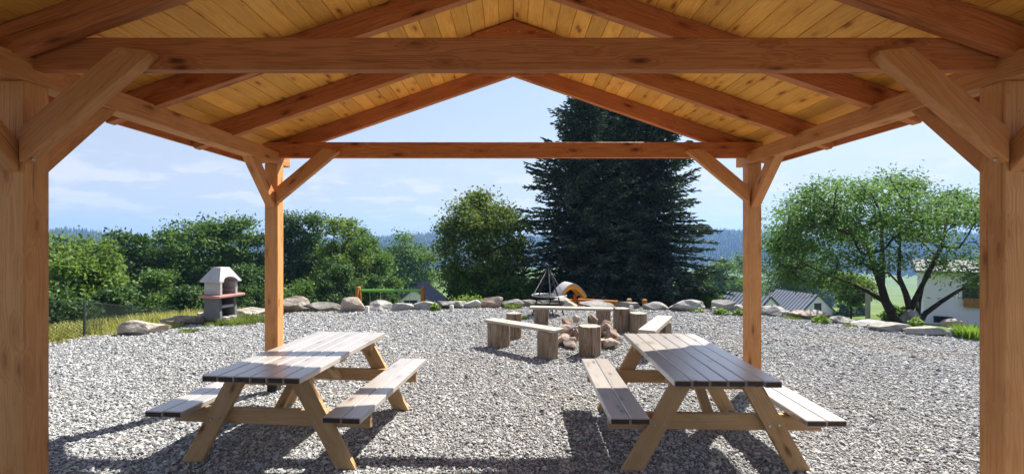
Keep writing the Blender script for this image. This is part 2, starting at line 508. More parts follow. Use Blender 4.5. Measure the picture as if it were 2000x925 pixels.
def terrain_material():
    m, nt, n, l, b = new_mat('meadow_ground')
    tc = nd(nt, 'ShaderNodeTexCoord').outputs['Object']
    big = nd(nt, 'ShaderNodeTexNoise', {'Vector': tc, 'Scale': 0.035, 'Detail': 5.0}).outputs[0]
    sm = nd(nt, 'ShaderNodeTexNoise', {'Vector': tc, 'Scale': 1.7, 'Detail': 7.0, 'Roughness': 0.7}).outputs[0]
    c = ramp(nt, big, [(0.35, (0.075, 0.125, 0.018)), (0.5, (0.11, 0.16, 0.024)), (0.65, (0.145, 0.185, 0.034))])
    c = mixc(nt, nd(nt, 'ShaderNodeMapRange', {0: sm, 1: 0.35, 2: 0.7, 3: 0.0, 4: 0.55}).outputs[0], c, (0.06, 0.09, 0.02))
    soil = nd(nt, 'ShaderNodeTexNoise', {'Vector': tc, 'Scale': 0.6, 'Detail': 6.0}).outputs[0]
    ln = nd(nt, 'ShaderNodeVectorMath', {0: tc}, operation='LENGTH').outputs['Value']
    near = nd(nt, 'ShaderNodeMapRange', {0: ln, 1: 16.0, 2: 24.0, 3: 1.0, 4: 0.0}).outputs[0]
    sf = nd(nt, 'ShaderNodeMapRange', {0: soil, 1: 0.40, 2: 0.55}).outputs[0]
    sf = nd(nt, 'ShaderNodeMath', {0: sf, 1: near}, operation='MULTIPLY').outputs[0]
    c = mixc(nt, sf, c, (0.15, 0.115, 0.075))
    l.new(c, b.inputs['Base Color'])
    b.inputs['Roughness'].default_value = 0.95
    b.inputs['Specular IOR Level'].default_value = 0.1
    bp = nd(nt, 'ShaderNodeBump', {'Height': sm, 'Strength': 0.6, 'Distance': 0.2})
    l.new(bp.outputs[0], b.inputs['Normal'])
    return m


def gravel_material():
    m, nt, n, l, b = new_mat('gravel_bed')
    tc = nd(nt, 'ShaderNodeTexCoord').outputs['Object']
    vo = nd(nt, 'ShaderNodeTexVoronoi', {'Vector': tc, 'Scale': 58.0})
    ed = nd(nt, 'ShaderNodeTexVoronoi', {'Vector': tc, 'Scale': 58.0}, feature='DISTANCE_TO_EDGE').outputs['Distance']
    sep = nd(nt, 'ShaderNodeSeparateXYZ', {0: vo.outputs['Color']})
    c = ramp(nt, sep.outputs[0], [(0.0, (0.22, 0.215, 0.21)), (0.4, (0.38, 0.37, 0.35)), (0.8, (0.48, 0.465, 0.44)), (1.0, (0.6, 0.58, 0.55))])
    dust = nd(nt, 'ShaderNodeTexNoise', {'Vector': tc, 'Scale': 0.9, 'Detail': 5.0}).outputs[0]
    c = mixc(nt, nd(nt, 'ShaderNodeMapRange', {0: dust, 1: 0.5, 2: 0.72, 3: 0.0, 4: 0.5}).outputs[0], c, (0.37, 0.33, 0.27))
    gap = nd(nt, 'ShaderNodeMapRange', {0: ed, 1: 0.0, 2: 0.12, 3: 0.85, 4: 0.0}).outputs[0]
    c = mixc(nt, gap, c, (0.06, 0.056, 0.052))
    l.new(c, b.inputs['Base Color'])
    b.inputs['Roughness'].default_value = 0.9
    hgt = nd(nt, 'ShaderNodeMath', {0: nd(nt, 'ShaderNodeMapRange', {0: ed, 1: 0.0, 2: 0.25}).outputs[0], 1: sep.outputs[1]}, operation='ADD').outputs[0]
    bp = nd(nt, 'ShaderNodeBump', {'Height': hgt, 'Strength': 1.0, 'Distance': 0.02})
    l.new(bp.outputs[0], b.inputs['Normal'])
    return m


def chip_material():
    m, nt, n, l, b = new_mat('gravel_chip')
    rnd = nd(nt, 'ShaderNodeObjectInfo').outputs['Random']
    c = ramp(nt, rnd, [(0.0, (0.10, 0.098, 0.097)), (0.25, (0.23, 0.232, 0.23)), (0.62, (0.39, 0.397, 0.395)), (0.88, (0.47, 0.468, 0.46)), (0.95, (0.43, 0.39, 0.33)), (1.0, (0.60, 0.595, 0.58))])
    pos = nd(nt, 'ShaderNodeNewGeometry').outputs['Position']
    dn = nd(nt, 'ShaderNodeTexNoise', {'Vector': pos, 'Scale': 0.55, 'Detail': 4.0}).outputs[0]
    c = mixc(nt, nd(nt, 'ShaderNodeMapRange', {0: dn, 1: 0.52, 2: 0.70, 3: 0.0, 4: 0.6}).outputs[0], c, (0.40, 0.355, 0.29))
    dk = nd(nt, 'ShaderNodeTexNoise', {'Vector': pos, 'Scale': 0.8, 'Detail': 3.0, 'Roughness': 0.6}).outputs[0]
    c = mixc(nt, nd(nt, 'ShaderNodeMapRange', {0: dk, 1: 0.52, 2: 0.72, 3: 0.0, 4: 0.35}).outputs[0], c, (0.22, 0.22, 0.22))
    tc = nd(nt, 'ShaderNodeTexCoord').outputs['Object']
    nz = nd(nt, 'ShaderNodeTexNoise', {'Vector': tc, 'Scale': 2.0, 'Detail': 3.0}).outputs[0]
    c = mixc(nt, nd(nt, 'ShaderNodeMapRange', {0: nz, 1: 0.4, 2: 0.7, 3: 0.0, 4: 0.35}).outputs[0], c, (0.26, 0.25, 0.24))
    l.new(c, b.inputs['Base Color'])
    b.inputs['Roughness'].default_value = 0.8
    b.inputs['Specular IOR Level'].default_value = 0.3
    return m


M['forest_floor'] = plain('forest_floor', (0.035, 0.05, 0.02), 1.0, var=0.5, scale=.02)
M['terrain'] = terrain_material()
M['gravel'] = gravel_material()
M['chip'] = chip_material()

# ------------------------------------------------------------------ ground
EDGE = np.array([(-9, -14), (-8.15, 5), (-7.75, 8.0), (-7.2, 9.0), (-6.5, 10.5), (-5.2, 11.5), (-3.6, 12.1), (0, 12.7), (3, 12.4),
                 (5.2, 11.8), (6.6, 10.7), (7.5, 9.7), (8.1, 8.9), (9.3, 5.5), (10.2, -14)], float)


def edge_dist(x, y):
    """signed distance to the outline of the gravel yard, positive outside"""
    x = np.asarray(x, float); y = np.asarray(y, float)
    best = np.full(x.shape, 1e9)
    inside = np.zeros(x.shape, bool)
    n = len(EDGE)
    for i in range(n):
        a, b = EDGE[i], EDGE[(i + 1) % n]
        ab = b - a
        t = np.clip(((x - a[0]) * ab[0] + (y - a[1]) * ab[1]) / (ab @ ab), 0, 1)
        best = np.minimum(best, np.hypot(x - a[0] - t * ab[0], y - a[1] - t * ab[1]))
        cond = ((a[1] > y) != (b[1] > y))
        with np.errstate(divide='ignore', invalid='ignore'):
            xi = (b[0] - a[0]) * (y - a[1]) / (b[1] - a[1]) + a[0]
        inside ^= cond & (x < xi)
    return np.where(inside, -best, best)


_E = [-50, 0, 0.5, 3.0, 12, 25, 50, 90, 290, 600, 1500, 4000]
_Z = [-.05, -.05, -.10, -.5, -2.4, -4.3, -8.2, -12.5, -31, -46, -47, -47]


def terrain_z(x, y):
    x = np.asarray(x, float); y = np.asarray(y, float)
    e = edge_dist(x, y)
    z = np.interp(e, _E, _Z)
    az = np.degrees(np.arctan2(x, np.maximum(y, 1e-3)))
    az = np.where(y < 0, 90 * np.sign(x), az)
    k = 1 - 0.32 * np.clip((az - 26) / 12, 0, 1) * np.clip((70 - e) / 30, 0, 1)      # gentler bank on the right
    k = k * (1 - 0.25 * np.clip((-az - 28) / 10, 0, 1) * np.clip((30 - e) / 10, 0, 1))
    return np.where(e > 0.5, z * k + -.05 * (1 - k), z)


def tz(x, y): return float(terrain_z(np.array([x]), np.array([y]))[0])


def undul(x, y):
    return 0.007 * np.sin(x * 1.9 + 0.6) * np.sin(y * 1.6) + 0.005 * np.sin(x * 4.3 + y * 3.1)


# terrain: one sheet reaching the hills
NA = 260
radii = np.concatenate([np.linspace(0.5, 30, 60), np.geomspace(31.5, 2600, 60)])
ang = np.linspace(0, 2 * PI, NA, endpoint=False)
rr, aa = np.meshgrid(radii, ang, indexing='ij')
tx, ty = rr * np.sin(aa), rr * np.cos(aa)
tzv = terrain_z(tx, ty)
far = np.clip((rr - 25) / 120, 0, 1)
tzv = tzv + far * (1.3 * np.sin(tx * .021 + 1) * np.sin(ty * .017) + 2.5 * np.sin(tx * .006) * np.sin(ty * .0052 + 2)) * np.clip(rr / 250, 0, 1)
V = np.stack([tx, ty, tzv], -1).reshape(-1, 3)
q = []
for i in range(len(radii) - 1):
    a = i * NA + np.arange(NA); b = i * NA + (np.arange(NA) + 1) % NA
    q.append(np.stack([a, a + NA, b + NA, b], -1))
o = np_mesh('ground', V, np.concatenate(q), M['terrain'], smooth=True)
bmm = bmesh.new(); bmm.from_mesh(o.data)
bmm.verts.ensure_lookup_table()
bmm.faces.new([bmm.verts[i] for i in range(NA)])
bmesh.ops.recalc_face_normals(bmm, faces=bmm.faces)
bmm.to_mesh(o.data); bmm.free()
tag(o, 'green meadow land falling away beyond the gravel yard', kind='structure')

# gravel yard sheet
gx = np.arange(-9.7, 10.9, 0.13); gy = np.arange(-14.4, 13.2, 0.13)
XX, YY = np.meshgrid(gx, gy, indexing='ij')
ED = edge_dist(XX, YY) + 0.16 * np.sin(XX * 5.1 + YY * 2.2) * np.sin(YY * 4.3 - XX)
ZZ = undul(XX, YY) - np.clip(ED + 0.15, 0, 1) * 0.25
V = np.stack([XX, YY, ZZ], -1).reshape(-1, 3)
ny = len(gy)
ii, jj = np.meshgrid(np.arange(len(gx) - 1), np.arange(ny - 1), indexing='ij')
k = (ii * ny + jj)
ok = ED[:-1, :-1] < 0.12
quads = np.stack([k, k + ny, k + ny + 1, k + 1], -1)[ok]
used = np.unique(quads); remap = np.full(len(V), -1); remap[used] = np.arange(len(used))
o = np_mesh('gravel_yard', V[used], remap[quads], M['gravel'], smooth=True)
tag(o, 'pale grey gravel yard under and around the pavilion', kind='structure')


def stone_mesh(name, rng, subdiv=2, cuts=9, rough=0.12, scale=(1, 1, 1), mat=None, cmin=0.62, freq=1.6):
    bm = bmesh.new()
    bmesh.ops.create_icosphere(bm, subdivisions=subdiv, radius=1.0)
    pl = []
    for _ in range(cuts):
        nn = Vector((rng.gauss(0, 1), rng.gauss(0, 1), rng.gauss(0, 1))).normalized()
        pl.append((nn, rng.uniform(cmin, 0.92)))
    off = Vector((rng.uniform(-50, 50), rng.uniform(-50, 50), rng.uniform(-50, 50)))
    for v in bm.verts:
        p = v.co.copy()
        for nn, c in pl:
            d = p.dot(nn) - c
            if d > 0: p -= nn * d
        if rough:
            p *= 1 + rough * mnoise.fractal(p * freq + off, 1.0, 2.0, 4)
        v.co = Vector((p.x * scale[0], p.y * scale[1], p.z * scale[2]))
    me = bpy.data.meshes.new(name)
    bm.to_mesh(me); bm.free()
    if mat: me.materials.append(mat)
    return me


# loose gravel: countless chips, one object
def build_gravel():
    rng = np.random.default_rng(5)
    rg = random.Random(11)
    chips = bpy.data.collections.new('gravel_chips')
    for k in range(8):
        me = stone_mesh('gravel_chip', rg, 1 if k < 5 else 2, 8, 0.15, (1.0, rg.uniform(.65, .95), rg.uniform(.30, .55)), M['chip'], 0.5)
        chips.objects.link(bpy.data.objects.new('gravel_chip', me))
    N = 1500000
    y = rng.uniform(1.6, 12.9, N)
    x = rng.uniform(-1, 1, N) * (1.2 * y + 3.0)
    dens = np.clip(1.0 * (4.6 / y) ** 1.0, 0, 1) * ((1.2 * y + 3.0) / 15.2)
    keep = rng.uniform(0, 1, N) < dens * 1.2
    x, y = x[keep], y[keep]
    e = edge_dist(x, y) + 0.16 * np.sin(x * 5.1 + y * 2.2) * np.sin(y * 4.3 - x)
    keep = e < rng.normal(0.05, 0.12, len(e))
    x, y = x[keep], y[keep]
    sz = np.clip(rng.lognormal(math.log(0.0094), 0.44, len(x)), 0.004, 0.036) * (1 + 0.05 * np.clip(y - 5, 0, 8))
    z = undul(x, y) + sz * rng.uniform(0.1, 0.5, len(x))
    me = bpy.data.meshes.new('gravel')
    me.vertices.add(len(x))
    me.vertices.foreach_set('co', np.stack([x, y, z], -1).astype(np.float32).ravel())
    a = me.attributes.new('sz', 'FLOAT', 'POINT'); a.data.foreach_set('value', sz.astype(np.float32))
    rot = np.stack([rng.normal(0, .38, len(x)), rng.normal(0, .38, len(x)), rng.uniform(0, 6.28, len(x))], -1)
    a = me.attributes.new('rot', 'FLOAT_VECTOR', 'POINT'); a.data.foreach_set('vector', rot.astype(np.float32).ravel())
    o = bpy.data.objects.new('gravel', me); COL.objects.link(o)
    tag(o, 'loose grey gravel chips covering the whole yard', kind='stuff')
    ng = bpy.data.node_groups.new('scatter_gravel', 'GeometryNodeTree')
    ng.interface.new_socket('Geometry', in_out='INPUT', socket_type='NodeSocketGeometry')
    ng.interface.new_socket('Geometry', in_out='OUTPUT', socket_type='NodeSocketGeometry')
    n, l = ng.nodes, ng.links
    gi = n.new('NodeGroupInput'); go = n.new('NodeGroupOutput')
    ci = n.new('GeometryNodeCollectionInfo')
    ci.inputs['Collection'].default_value = chips
    ci.inputs['Separate Children'].default_value = True
    ci.inputs['Reset Children'].default_value = True
    iop = n.new('GeometryNodeInstanceOnPoints')
    iop.inputs['Pick Instance'].default_value = True
    s = n.new('GeometryNodeInputNamedAttribute'); s.data_type = 'FLOAT'; s.inputs['Name'].default_value = 'sz'
    r = n.new('GeometryNodeInputNamedAttribute'); r.data_type = 'FLOAT_VECTOR'; r.inputs['Name'].default_value = 'rot'
    e2r = n.new('FunctionNodeEulerToRotation')
    l.new(r.outputs[0], e2r.inputs[0])
    l.new(gi.outputs[0], iop.inputs['Points'])
    l.new(ci.outputs[0], iop.inputs['Instance'])
    l.new(e2r.outputs[0], iop.inputs['Rotation'])
    l.new(s.outputs[0], iop.inputs['Scale'])
    l.new(iop.outputs[0], go.inputs[0])
    md = o.modifiers.new('scatter', 'NODES'); md.node_group = ng


build_gravel()

# ------------------------------------------------------------------ far hills and their forest
_HA = np.array([-90, -60, -46, -43, -41.5, -39.5, -35, -25, -14, -11, -8, -5, 0, 10, 18, 20.5, 24, 28, 32, 38, 46, 60, 90.])
_HY = np.array([462, 462, 464, 466, 470, 477, 484, 482, 474, 466, 470, 474, 474, 470, 458, 458, 462, 470, 474, 474, 474, 466, 462.])


def build_hills():
    na, nr = 300, 40
    az = np.radians(np.linspace(-75, 75, na))
    r = np.linspace(760, 2300, nr)
    AZ, RR = np.meshgrid(az, r, indexing='ij')
    ridge_y = np.interp(np.degrees(AZ), _HA, _HY)
    rt = 1250.0
    h_top = (HZ - ridge_y) * rt * np.cos(AZ) / F + EYE
    t = np.clip((RR - 760) / (rt - 760), 0, 1)
    base = -60.0
    h = base + (h_top - base) * (t * t * (3 - 2 * t))
    h = np.where(RR > rt, h_top - (RR - rt) * 0.035, h)
    h = h + 3.5 * np.sin(AZ * 31 + RR * .004) * t + 2.0 * np.sin(AZ * 77 + RR * .011) * t
    V = np.stack([RR * np.sin(AZ), RR * np.cos(AZ), h], -1)
    k = (np.arange(na - 1)[:, None] * nr + np.arange(nr - 1)[None]).ravel()
    o = np_mesh('hills', V.reshape(-1, 3), np.stack([k, k + 1, k + nr + 1, k + nr], -1), M['forest_floor'], smooth=True)
    tag(o, 'low wooded hills on the horizon beyond the valley', kind='structure')
    rng = np.random.default_rng(3)
    N = 19000
    a = np.radians(rng.uniform(-50, 52, N)); rad = 800 + 470 * np.sqrt(rng.uniform(0, 1, N))
    fi = np.clip((a - az[0]) / (az[1] - az[0]), 0, na - 2); fj = np.clip((rad - 760) / (r[1] - r[0]), 0, nr - 2)
    hz = h[np.rint(fi).astype(int), np.rint(fj).astype(int)]
    H = rng.uniform(15, 25, N) * rng.uniform(.8, 1.0, N); W = H * rng.uniform(.13, .2, N)
    n = 6
    ca, sa = np.cos(np.arange(n) * 2 * PI / n), np.sin(np.arange(n) * 2 * PI / n)
    bx, by = rad * np.sin(a), rad * np.cos(a)
    lv = [(0.05, 1.0), (0.42, 0.62), (0.75, 0.3)]
    rings = []
    for (fh, fw) in lv:
        rings.append(np.stack([bx[:, None] + W[:, None] * fw * ca, by[:, None] + W[:, None] * fw * sa, np.repeat((hz + H * fh)[:, None], n, 1)], -1))
    apex = np.stack([bx, by, hz + H], -1)[:, None]
    V = np.concatenate(rings + [apex], 1)
    per = n * 3 + 1
    T = []
    for lvl in range(2):
        for i in range(n):
            j = (i + 1) % n
            T += [[lvl * n + i, lvl * n + j, (lvl + 1) * n + j], [lvl * n + i, (lvl + 1) * n + j, (lvl + 1) * n + i]]
    for i in range(n): T.append([2 * n + i, 2 * n + (i + 1) % n, 3 * n])
    T = np.array(T)
    Q = (T[None] + (np.arange(N) * per)[:, None, None]).reshape(-1, 3)
    o = np_mesh('forest', V.reshape(-1, 3), Q, M['forest'])
    tag(o, 'distant spruce forest covering the blue hills', kind='stuff')


build_hills()


def build_haze():
    bm = bmesh.new()
    bmesh.ops.create_cube(bm, size=1.0)
    me = bpy.data.meshes.new('haze'); 
    for v in bm.verts:
        v.co = Vector((v.co.x * 5600, v.co.y * 5600, -70 + (v.co.z + .5) * 180))
    bm.to_mesh(me); bm.free()
    m = bpy.data.materials.new('haze_air'); m.use_nodes = True
    nt = m.node_tree; nt.nodes.remove(nt.nodes['Principled BSDF'])
    pv = nt.nodes.new('ShaderNodeVolumePrincipled')
    pv.inputs['Color'].default_value = (0.30, 0.55, 1.0, 1)
    pv.inputs['Density'].default_value = 0.00033
    pv.inputs['Anisotropy'].default_value = 0.2
    nt.links.new(pv.outputs[0], nt.nodes['Material Output'].inputs['Volume'])
    me.materials.append(m)
    o = bpy.data.objects.new('haze', me); COL.objects.link(o)
    tag(o, 'thin blue summer haze in the valley air', kind='stuff')


build_haze()

# ------------------------------------------------------------------ the pavilion
CX = 0.012
XI = 2.64            # inner face of the posts, from the centre line
PW = 0.145           # post section
FR = [-0.12, 2.62, 5.45]   # front faces of the posts
SL = 0.345           # roof slope
APEX = 3.61          # underside of the rafters at the ridge
pav = empty('pavilion', (CX, 0, 0))
tag(pav, 'open wooden gable roofed pavilion of stained timber sheltering the picnic tables', 'pavilion')
A = math.atan(SL)


def zb0(hv): return APEX + hv


def build_pavilion():
    for yf in FR[0:3]:
        for s in (-1, 1):
            xc = s * (XI + PW / 2)
            g = Geo(); g.box((xc, yf + PW / 2, (0.13 + 2.575) / 2), (PW, PW, 2.575 - 0.13), axis=2, ch=0.006)
            po = g.build('post', M['post'], pav)
            g = Geo(); g.box((xc, yf + PW / 2, 0.035), (0.11, 0.11, 0.19), ch=0.003)
            g.box((xc, yf + PW / 2, 0.122), (PW - .004, PW - .004, 0.014), ch=0.002)
            g.build('post_anchor', M['anchor'], po)
    # wall plates along the sides
    for s in (-1, 1):
        g = Geo(); g.box((s * (XI + PW / 2), 2.60, 2.645), (0.14, 6.34, 0.14), ch=0.006)
        g.build('wall_plate', M['brace'], pav)
    # tie beams
    for yf in FR:
        g = Geo(); g.box((0, yf + 0.05 + 0.035, 2.65 + 0.0875), (2 * 2.83, 0.07, 0.175), ch=0.005)
        g.build('tie_beam', M['beam'], pav)
    # knee braces
    for bi, yf in enumerate(FR):
        for s in (-1, 1):
            poly = [(2.638, 2.13), (2.638, 2.31), (2.12, 2.745), (1.945, 2.725), (1.95, 2.70)]
            poly = [(s * a, b) for a, b in poly]
            g = Geo(); g.prism(poly, (0, yf - 0.03, 0), (1, 0, 0), (0, 0, 1), (0, 1, 0), 0, 0.0785, grain=(s * -.7, .7))
            br = g.build('tie_brace', M['brace'], pav, bevel=0.005)
            for dx in (0.0, 0.09):
                g = Geo(); c = Vector((s * (2.03 + dx), yf - 0.0325, 2.705))
                g.cyl(c, c + Vector((0, 0.006, 0)), 0.0055, n=8)
                g.build('screw', M['steel'], br)
            g = Geo(); c = Vector((s * 2.60, yf + 0.012, 2.148)); nrm = Vector((s * .64, 0, -.77)).normalized() * -1
            g.cyl(c - nrm * .004, c + nrm * .006, 0.0075, n=8); g.build('screw', M['steel'], br)
            for dirn in (-1, 1):
                if bi == 2 and dirn == 1: continue
                if bi == 0 and dirn == -1: continue
                y0 = yf if dirn < 0 else yf + PW
                poly = [(y0 + dirn * .001, 2.08), (y0 + dirn * .001, 2.245), (y0 + dirn * .335, 2.576), (y0 + dirn * .50, 2.576)]
                g = Geo(); g.prism(poly, (s * (XI + .025), 0, 0), (0, 1, 0), (0, 0, 1), (s, 0, 0), 0, 0.10, grain=(dirn * .7, .7))
                g.build('plate_brace', M['brace'], pav, bevel=0.005)
    # rafters (pairs, one metre apart)
    hv = 0.165 / math.cos(A)
    for y in (5.62, 4.62, 3.62, 2.60, 1.6, 0.6, -0.4):
        w = 0.08
        for s in (-1, 1):
            xe = 3.03
            poly = [(s * 0.0015, APEX), (s * 0.0015, APEX + hv), (s * xe, APEX + hv - SL * xe), (s * xe, APEX + 0.05 - SL * xe), (s * (xe - .03), APEX - SL * (xe - .03))]
            g = Geo(); g.prism(poly, (0, y - w / 2, 0), (1, 0, 0), (0, 0, 1), (0, 1, 0), 0, w, grain=(s, -SL))
            g.build('rafter', M['beam'], pav, bevel=0.004)
        g = Geo()
        g.prism([(-.36, APEX - .012), (-.345, APEX - .022), (.345, APEX - .022), (.36, APEX - .012), (.36, APEX + hv - SL * .36 - .012), (0, APEX + hv - .012), (-.36, APEX + hv - SL * .36 - .012)],
                (0, y - w / 2 - .032, 0), (1, 0, 0), (0, 0, 1), (0, 1, 0), 0, .03, grain=(1, 0))
        gs = g.build('ridge_gusset', M['beam'], pav, bevel=0.003)
        for dx in (-.24, -.05, .05, .22):
            gg = Geo(); c = Vector((dx, y - w / 2 - .034, APEX + .055)); gg.cyl(c, c + Vector((0, .004, 0)), .0055, n=8)
            gg.build('screw', M['steel'], gs)
    g = Geo(); g.prism([(-.16, zb0(hv) + .035 - .16 * SL + .012), (0, zb0(hv) + .035), (.16, zb0(hv) + .035 - .16 * SL + .012), (.16, zb0(hv) + .075 - .16 * SL), (0, zb0(hv) + .085), (-.16, zb0(hv) + .075 - .16 * SL)], (0, -.62, 0), (1, 0, 0), (0, 0, 1), (0, 1, 0), 0, 6.35, grain=(1, 0))
    g.build('ridge_cap', M['roofing'], pav)
    # boarding, one field of boards per slope
    zb = APEX + hv + 0.003
    for s in (-1, 1):
        g = Geo()
        bw, th = 0.138, 0.022
        u = Vector((s * math.cos(A), 0, -math.sin(A))); nrm = Vector((s * math.sin(A), 0, math.cos(A)))
        tpos = -0.001
        k = 0
        while tpos < 3.29:
            # each course of two boards, the butt joint staggered over a rafter
            jy = (1.6, 3.62, 2.6, 4.62)[(k * 7) % 4] if k % 3 else None
            spans = [(-0.62, 5.72)] if jy is None else [(-0.62, jy - .001), (jy + .001, 5.72)]
            for (ya, yb) in spans:
                c = Vector((0, (ya + yb) / 2, zb)) + u * (tpos + bw / 2) + nrm * (th / 2)
                rot = Matrix((u, Vector((0, 1, 0)), u.cross(Vector((0, 1, 0))))).transposed()
                g.box(c, (bw - .0025, yb - ya, th), rot, 1, 0.005)
            tpos += bw; k += 1
        g.build('roof_boarding', M['board'], pav)
        g = Geo()
        c = Vector((0, 2.55, zb)) + u * 1.66 + nrm * (th + .014)
        rot = Matrix((u, Vector((0, 1, 0)), u.cross(Vector((0, 1, 0))))).transposed()
        g.box(c, (3.32, 6.36, .02), rot, 1, 0.002)
        g.build('roof_covering', M['roofing'], pav)
        g = Geo(); xe = 3.034
        g.box((s * (xe + .0125), 2.55, APEX + .105 - SL * xe), (.025, 6.34, .13), ch=.003)
        g.build('eaves_fascia', M['beam'], pav)


build_pavilion()


# ------------------------------------------------------------------ picnic tables
def build_table(loc, rz, label):
    root = empty('picnic_table', loc, rz)
    tag(root, label, 'picnic table', 'picnic tables under the pavilion')
    rg = random.Random(loc[0])
    L, W, H = 1.74, 0.75, 0.735
    g = Geo(); pw = W / 6
    for i in range(6):
        dl = rg.uniform(-.006, .006)
        g.box((-W / 2 + pw * (i + .5), dl, H - .0225 + rg.uniform(-.0015, .0015)), (pw - .006, L, .045), axis=1, ch=.006, endmat=1)
    g.build('tabletop', [M['top'], M['endgrain']], root)
    for s in (-1, 1):
        g = Geo()
        for i in (0, 1):
            g.box((s * (.605 + .1425 * i), rg.uniform(-.006, .006), .465 - .0225), (.138, L, .045), axis=1, ch=.006, endmat=1)
        g.build('bench_seat', [M['top'], M['endgrain']], root)
    for e in (-1, 1):
        y = e * 0.60
        # crossbeam carrying the seats, outside of it the two splayed legs
        g = Geo(); g.box((0, y - e * .0, .3585), (1.58, .045, .12), axis=0, ch=.004)
        g.build('crossbeam', M['leg'], root)
        g = Geo(); g.box((0, y - e * .0, .646), (.66, .045, .088), axis=0, ch=.004)
        g.build('top_cleat', M['leg'], root)
        for s in (-1, 1):
            # splayed leg: parallel sides, cut level at floor and under the top
            x0, x1 = .62, .235
            hw = .078
            poly = [(s * (x0 - hw), 0), (s * (x0 + hw), 0), (s * (x1 + hw), .688), (s * (x1 - hw), .688)]
            yy = y + e * .0235
            g = Geo(); g.prism(poly, (0, min(yy, yy + e * .045), 0), (1, 0, 0), (0, 0, 1), (0, 1, 0), 0, .045, grain=(s * -(x0 - x1), .688))
            lg = g.build('leg', M['leg'], root, bevel=.004)
            for dx in (-.035, .035):
                xm = x0 + (x1 - x0) * .36 / .688
                c = Vector((s * xm + dx, yy + e * .045, .352 + dx * .1))
                g = Geo(); g.cyl(c - Vector((0, e * .01, 0)), c + Vector((0, e * .006, 0)), .0085, n=10)
                g.build('bolt', M['steel'], lg)
        # diagonal brace from the crossbeam up to the middle of the top
        p0 = Vector((0, y - e * .045, .34)); p1 = Vector((0, e * .12, .66))
        g = Geo(); g.bar(p0, p1, .075, .04, up=(0, -e, 1)); g.build('brace', M['leg'], root)
    g = Geo(); g.box((0, 0, .665), (.62, .10, .045), axis=0, ch=.004); g.build('top_cleat', M['leg'], root)
    return root


build_table((-1.80, 4.36, 0.0), R(-5.2), 'picnic table nearer the barbecue, its top striped by two bands of shade')
build_table((1.53, 4.26, 0.0), R(-1.5), 'picnic table by the right rear post, its near half in solid shade')


# ------------------------------------------------------------------ fire place: log benches, stumps, stones
def stump_geo(r, h, rng, square=0.0, n=44, levels=7, half=False):
    g = Geo()
    lobes = [(rng.uniform(.02, .05), rng.randint(2, 5), rng.uniform(0, 6.28)) for _ in range(3)]
    groove = [rng.gauss(0, .034) for _ in range(n)]
    crack = {rng.randrange(n): rng.uniform(.10, .2) for _ in range(3)}
    off = (rng.uniform(-30, 30), rng.uniform(-30, 30), 0)
    zs = [0, .02 * h] + [h * t / (levels - 2) for t in range(1, levels - 2)] + [h - .012, h]
    for li, z in enumerate(zs):
        for i in range(n):
            a = 2 * PI * i / n
            rad = r * (1 + sum(A_ * math.sin(k_ * a + p_) for A_, k_, p_ in lobes) + groove[i] + .012 * math.sin(z * 17 + i))
            if square:
                q = (abs(math.cos(a)) ** 5 + abs(math.sin(a)) ** 5) ** (-.2)
                rad *= 1 + square * (q - 1)
            if i in crack: rad *= 1 - crack[i]
            if li == len(zs) - 1: rad *= .97
            x, y = rad * math.cos(a), rad * math.sin(a)
            if half: y *= .62
            g.v.append((x, y, z)); g.g.append((z + off[0], x + off[1], y))
    for li in range(len(zs) - 1):
        for i in range(n):
            j = (i + 1) % n
            g.f.append([li * n + i, li * n + j, (li + 1) * n + j, (li + 1) * n + i]); g.m.append(0)
    b = len(g.v)
    for i in range(n):                       # end grain gets its own rotated grain coordinates
        x, y, z = g.v[(len(zs) - 1) * n + i]
        g.v.append((x, y, z)); g.g.append((x * .3 + 5, math.hypot(x, y) * .55, y))
    c = len(g.v); g.v.append((0, 0, h + .001)); g.g.append((5, 0, 0))
    for i in range(n):
        g.f.append([b + i, b + (i + 1) % n, c]); g.m.append(1)
    g.f.append([i for i in range(n)][::-1]); g.m.append(0)
    return g


def stump(x, y, r, h, label, square=0.0, rz=0.0, seed=1):
    g = stump_geo(r, h, random.Random(seed), square)
    o = g.build('log_stump', [M['log'], M['logtop']], recalc=False)
    o.location = (x, y, -.01); o.rotation_euler = (0, 0, rz)
    tag(o, label, 'stump', 'log stump seats around the fire ring')


stump(1.165, 7.28, .155, .45, 'upright log stump standing right in front of the fire stones', .45, .1, 1)
stump(.035, 8.50, .125, .46, 'log stump just behind the left end of the slanting log bench', .4, .3, 2)
stump(2.07, 9.20, .135, .45, 'tall squared stump touching the right end of the rear log bench', .8, .05, 3)
stump(2.34, 9.02, .155, .385, 'short round stump between the squared stump and the right log bench', 0.0, .4, 4)


def log_bench(p0, p1, w, h, t, sup, label, seed, over=0.0):
    """plank seat from p0 to p1 (x,y) on upright logs; sup = list of positions along the plank 0..1"""
    p0, p1 = Vector((*p0, 0)), Vector((*p1, 0))
    mid = (p0 + p1) / 2
    ang_ = math.atan2(p1.y - p0.y, p1.x - p0.x)
    L = (p1 - p0).length
    root = empty('log_bench', (mid.x, mid.y, 0), ang_)
    tag(root, label, 'bench', 'log benches around the fire ring')
    rg = random.Random(seed)
    g = Geo(); g.box((0, 0, h - t / 2), (L, w, t), axis=0, ch=.008)
    g.build('seat', M['plank'], root)
    for s in sup:
        gg = stump_geo(w * .56, h - t, rg, .75)
        lo = gg.build('log_support', [M['log'], M['logtop']], root, recalc=False)
        lo.location = ((s - .5) * L, rg.uniform(-.01, .01), 0)
        lo.rotation_euler = (0, 0, rg.uniform(-.2, .2))
    return root


